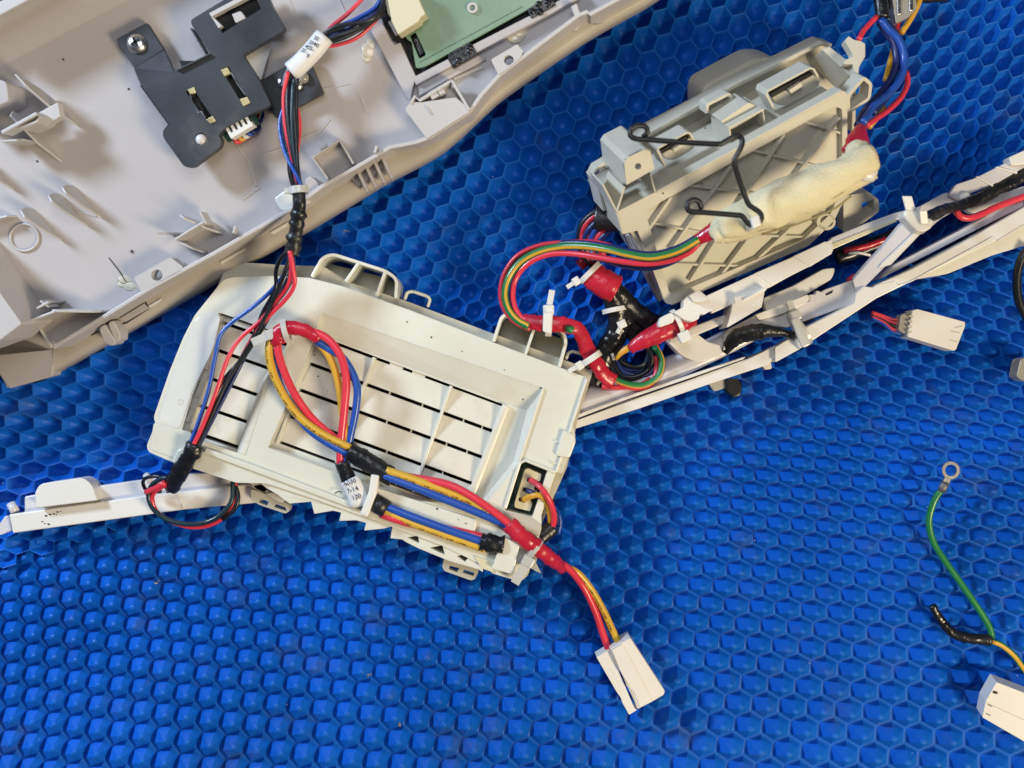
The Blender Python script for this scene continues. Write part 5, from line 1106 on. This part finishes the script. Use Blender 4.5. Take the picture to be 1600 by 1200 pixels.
gw = thing('ground_lead', (1500, 880, 10), 'green ground lead with a ring terminal at its upper end and a black sleeve below', 'ground wire')
ring = MB(); P = disc(1485, 735, 13, 26); RP = Plane((1470, 735, 26), (1500, 735, 26), (1480, 765, 20))
ring.prism(RP, disc(1486, 735, 14, 28), -3, 0, [disc(1486, 735, 9, 28)]); mk('ring_terminal', ring, 'dull_steel', gw, bevel=0.6)
mk('terminal_neck', MB().prism(RP, rpoly([(1477, 745), (1486, 749), (1478, 768), (1467, 765)], 1.5), -3, 0.5), 'dull_steel', gw, bevel=0.5)
mk('crimp', MB().tube([W(1477, 754, 26), W(1471, 768, 22)], 6.5, 12, flat=0.8), 'dull_steel', gw)
wire(gw, [(1471, 765, 22), (1461, 780, 18), (1453, 803, 14), (1452, 822, 12), (1459, 848, 10), (1475, 874, 10), (1497, 905, 10), (1520, 938, 12), (1536, 962, 12), (1547, 982, 12), (1550, 996, 12)], 5.2, 'green_wire', seg=14)
tape(gw, [(1457, 946, 12), (1463, 958, 10), (1476, 976, 8), (1490, 990, 8), (1515, 997, 10), (1548, 1000, 12)], lambda t: 6 + 3 * t, 'black_tape', 0.07, 121)
mk('striped_wire', MB().tube([W(1548, 1001, 12), W(1565, 1008, 12), W(1585, 1025, 12), W(1602, 1048, 14), W(1625, 1075, 14)], 4.8, 14, stripe=lambda f: f < 0.14 or f > 0.88), ['green_wire', 'yellow_plain'], gw)
lq = thing('corner_plug', (1580, 1110, 0), 'white plug cut off by the right edge near the bottom corner', 'connector')
KP = Plane((1556, 1066, 44), (1600, 1080, 44), (1536, 1120, 30))
mk('plug_body', MB().prism(KP, rpoly([(1557, 1066), (1640, 1098), (1620, 1170), (1535, 1121), (1540, 1096)], 1.5), -28, 0), 'white', lq, bevel=1.2)
mk('plug_face', MB().wall(KP, [(1541, 1098), (1620, 1134)], 1, -1, 0.6), 'cream_base', lq)
for a, b in (((1544, 1101), (1550, 1104)), ((1541, 1115), (1548, 1118))): mk('plug_slot', MB().wall(KP, [a, b], 1.2, -1, 0.7), 'dirt', lq)
mk('plug_notch', MB().prism(KP, [(1552, 1079), (1559, 1081), (1558, 1085), (1551, 1083)], -2, 0.5), 'dirt', lq)

# ------------------------------------------------------------------ white trim at the left
t6 = thing('left_trim', (190, 780, 0), 'white trim strip sticking out from under the left side of the cream housing', 'trim strip')
mk('trim_front', MB().prism(flat(34), [(14, 804), (232, 774), (405, 755), (432, 756), (440, 774), (398, 786), (290, 796), (20, 833)], 4, 34), 'white', t6, bevel=1.6)
mk('trim_back', MB().prism(flat(26), [(38, 776), (60, 772), (226, 749), (300, 740), (420, 736), (420, 768), (240, 782), (38, 808)], 4, 26), 'white_cool', t6, bevel=2)
mk('rounded_bump', MB().prism(flat(48), rpoly([(54, 770), (62, 756), (130, 746), (144, 758), (152, 782), (56, 794)], [6, 8, 9, 8, 3, 3], 6), 10, 48), 'white', t6, bevel=6, seg=4)
mk('peg', MB().tube([W(17, 787, 22), W(24, 800, 26)], 7, 14), 'white_cool', t6)
mk('peg', MB().tube([W(228, 742, 18), W(236, 752, 24)], 5.5, 14), 'white_cool', t6)
mk('end_hook', MB().prism(flat(26), rpoly([(-6, 826), (8, 806), (14, 806), (18, 828), (4, 835), (-10, 838)], 2), 4, 26), 'white_cool', t6, bevel=1.5)
mb = MB().wall(flat(36), [(276, 772), (284, 786), (286, 794)], 4, 33, 35.5); mk('trim_step', mb, 'white', t6, bevel=1)
mb = MB()
for x, y in ((72, 806), (78, 804), (84, 803), (90, 800), (95, 799), (66, 815), (70, 818), (76, 819), (88, 804)): mb.blob(W(x, y, 34.3), random.uniform(0.8, 1.8), 1.5, 0.8, 0.3, 7, 4)
o = mk('dirt_marks', mb, 'dirt', t6); o['kind'] = 'stuff'
mk('recess_shade_block', MB().prism(flat(40), rpoly([(384, 750), (412, 752), (418, 760), (414, 770), (400, 764)], 2), 10, 40), 'cream_base', t6, bevel=2)  # solid block; darker colour stands in for a shaded recess
mk('recess_shade_patch', MB().prism(flat(36), [(392, 760), (414, 756), (416, 768), (408, 770)], 30, 40), 'cream_base', t6)  # raised piece with the recess shade put into its colour

# ------------------------------------------------------------------ dust and crumbs on the mat
rnd = random.Random(11); mb = MB()
for x, y, n_ in ((245, 911, 6), (402, 940, 7), (140, 971, 4), (410, 974, 3), (628, 1134, 4), (578, 1056, 3), (826, 320, 3), (541, 362, 5), (8, 753, 3), (100, 654, 2)):
    for k in range(n_): mb.blob(W(x + rnd.uniform(-5, 5), y + rnd.uniform(-4, 4), -14), rnd.uniform(0.8, 1.9), 1.3, 0.8, 0.6, 7, 5)
o = mk('crumbs', mb, 'crumb', None); tag(o, 'tiny pale crumbs scattered on the blue mat', 'crumbs', kind='stuff')
mb = MB()
for k in range(45):
    x, y = rnd.uniform(0, 1600), rnd.uniform(0, 1200)
    mb.blob(W(x, y, -1), rnd.uniform(0.4, 0.8), 1.2, 0.8, 0.6, 6, 4)
o = mk('dust', mb, 'white_speck', None); tag(o, 'fine white dust flecks on the blue mat', 'dust', kind='stuff')
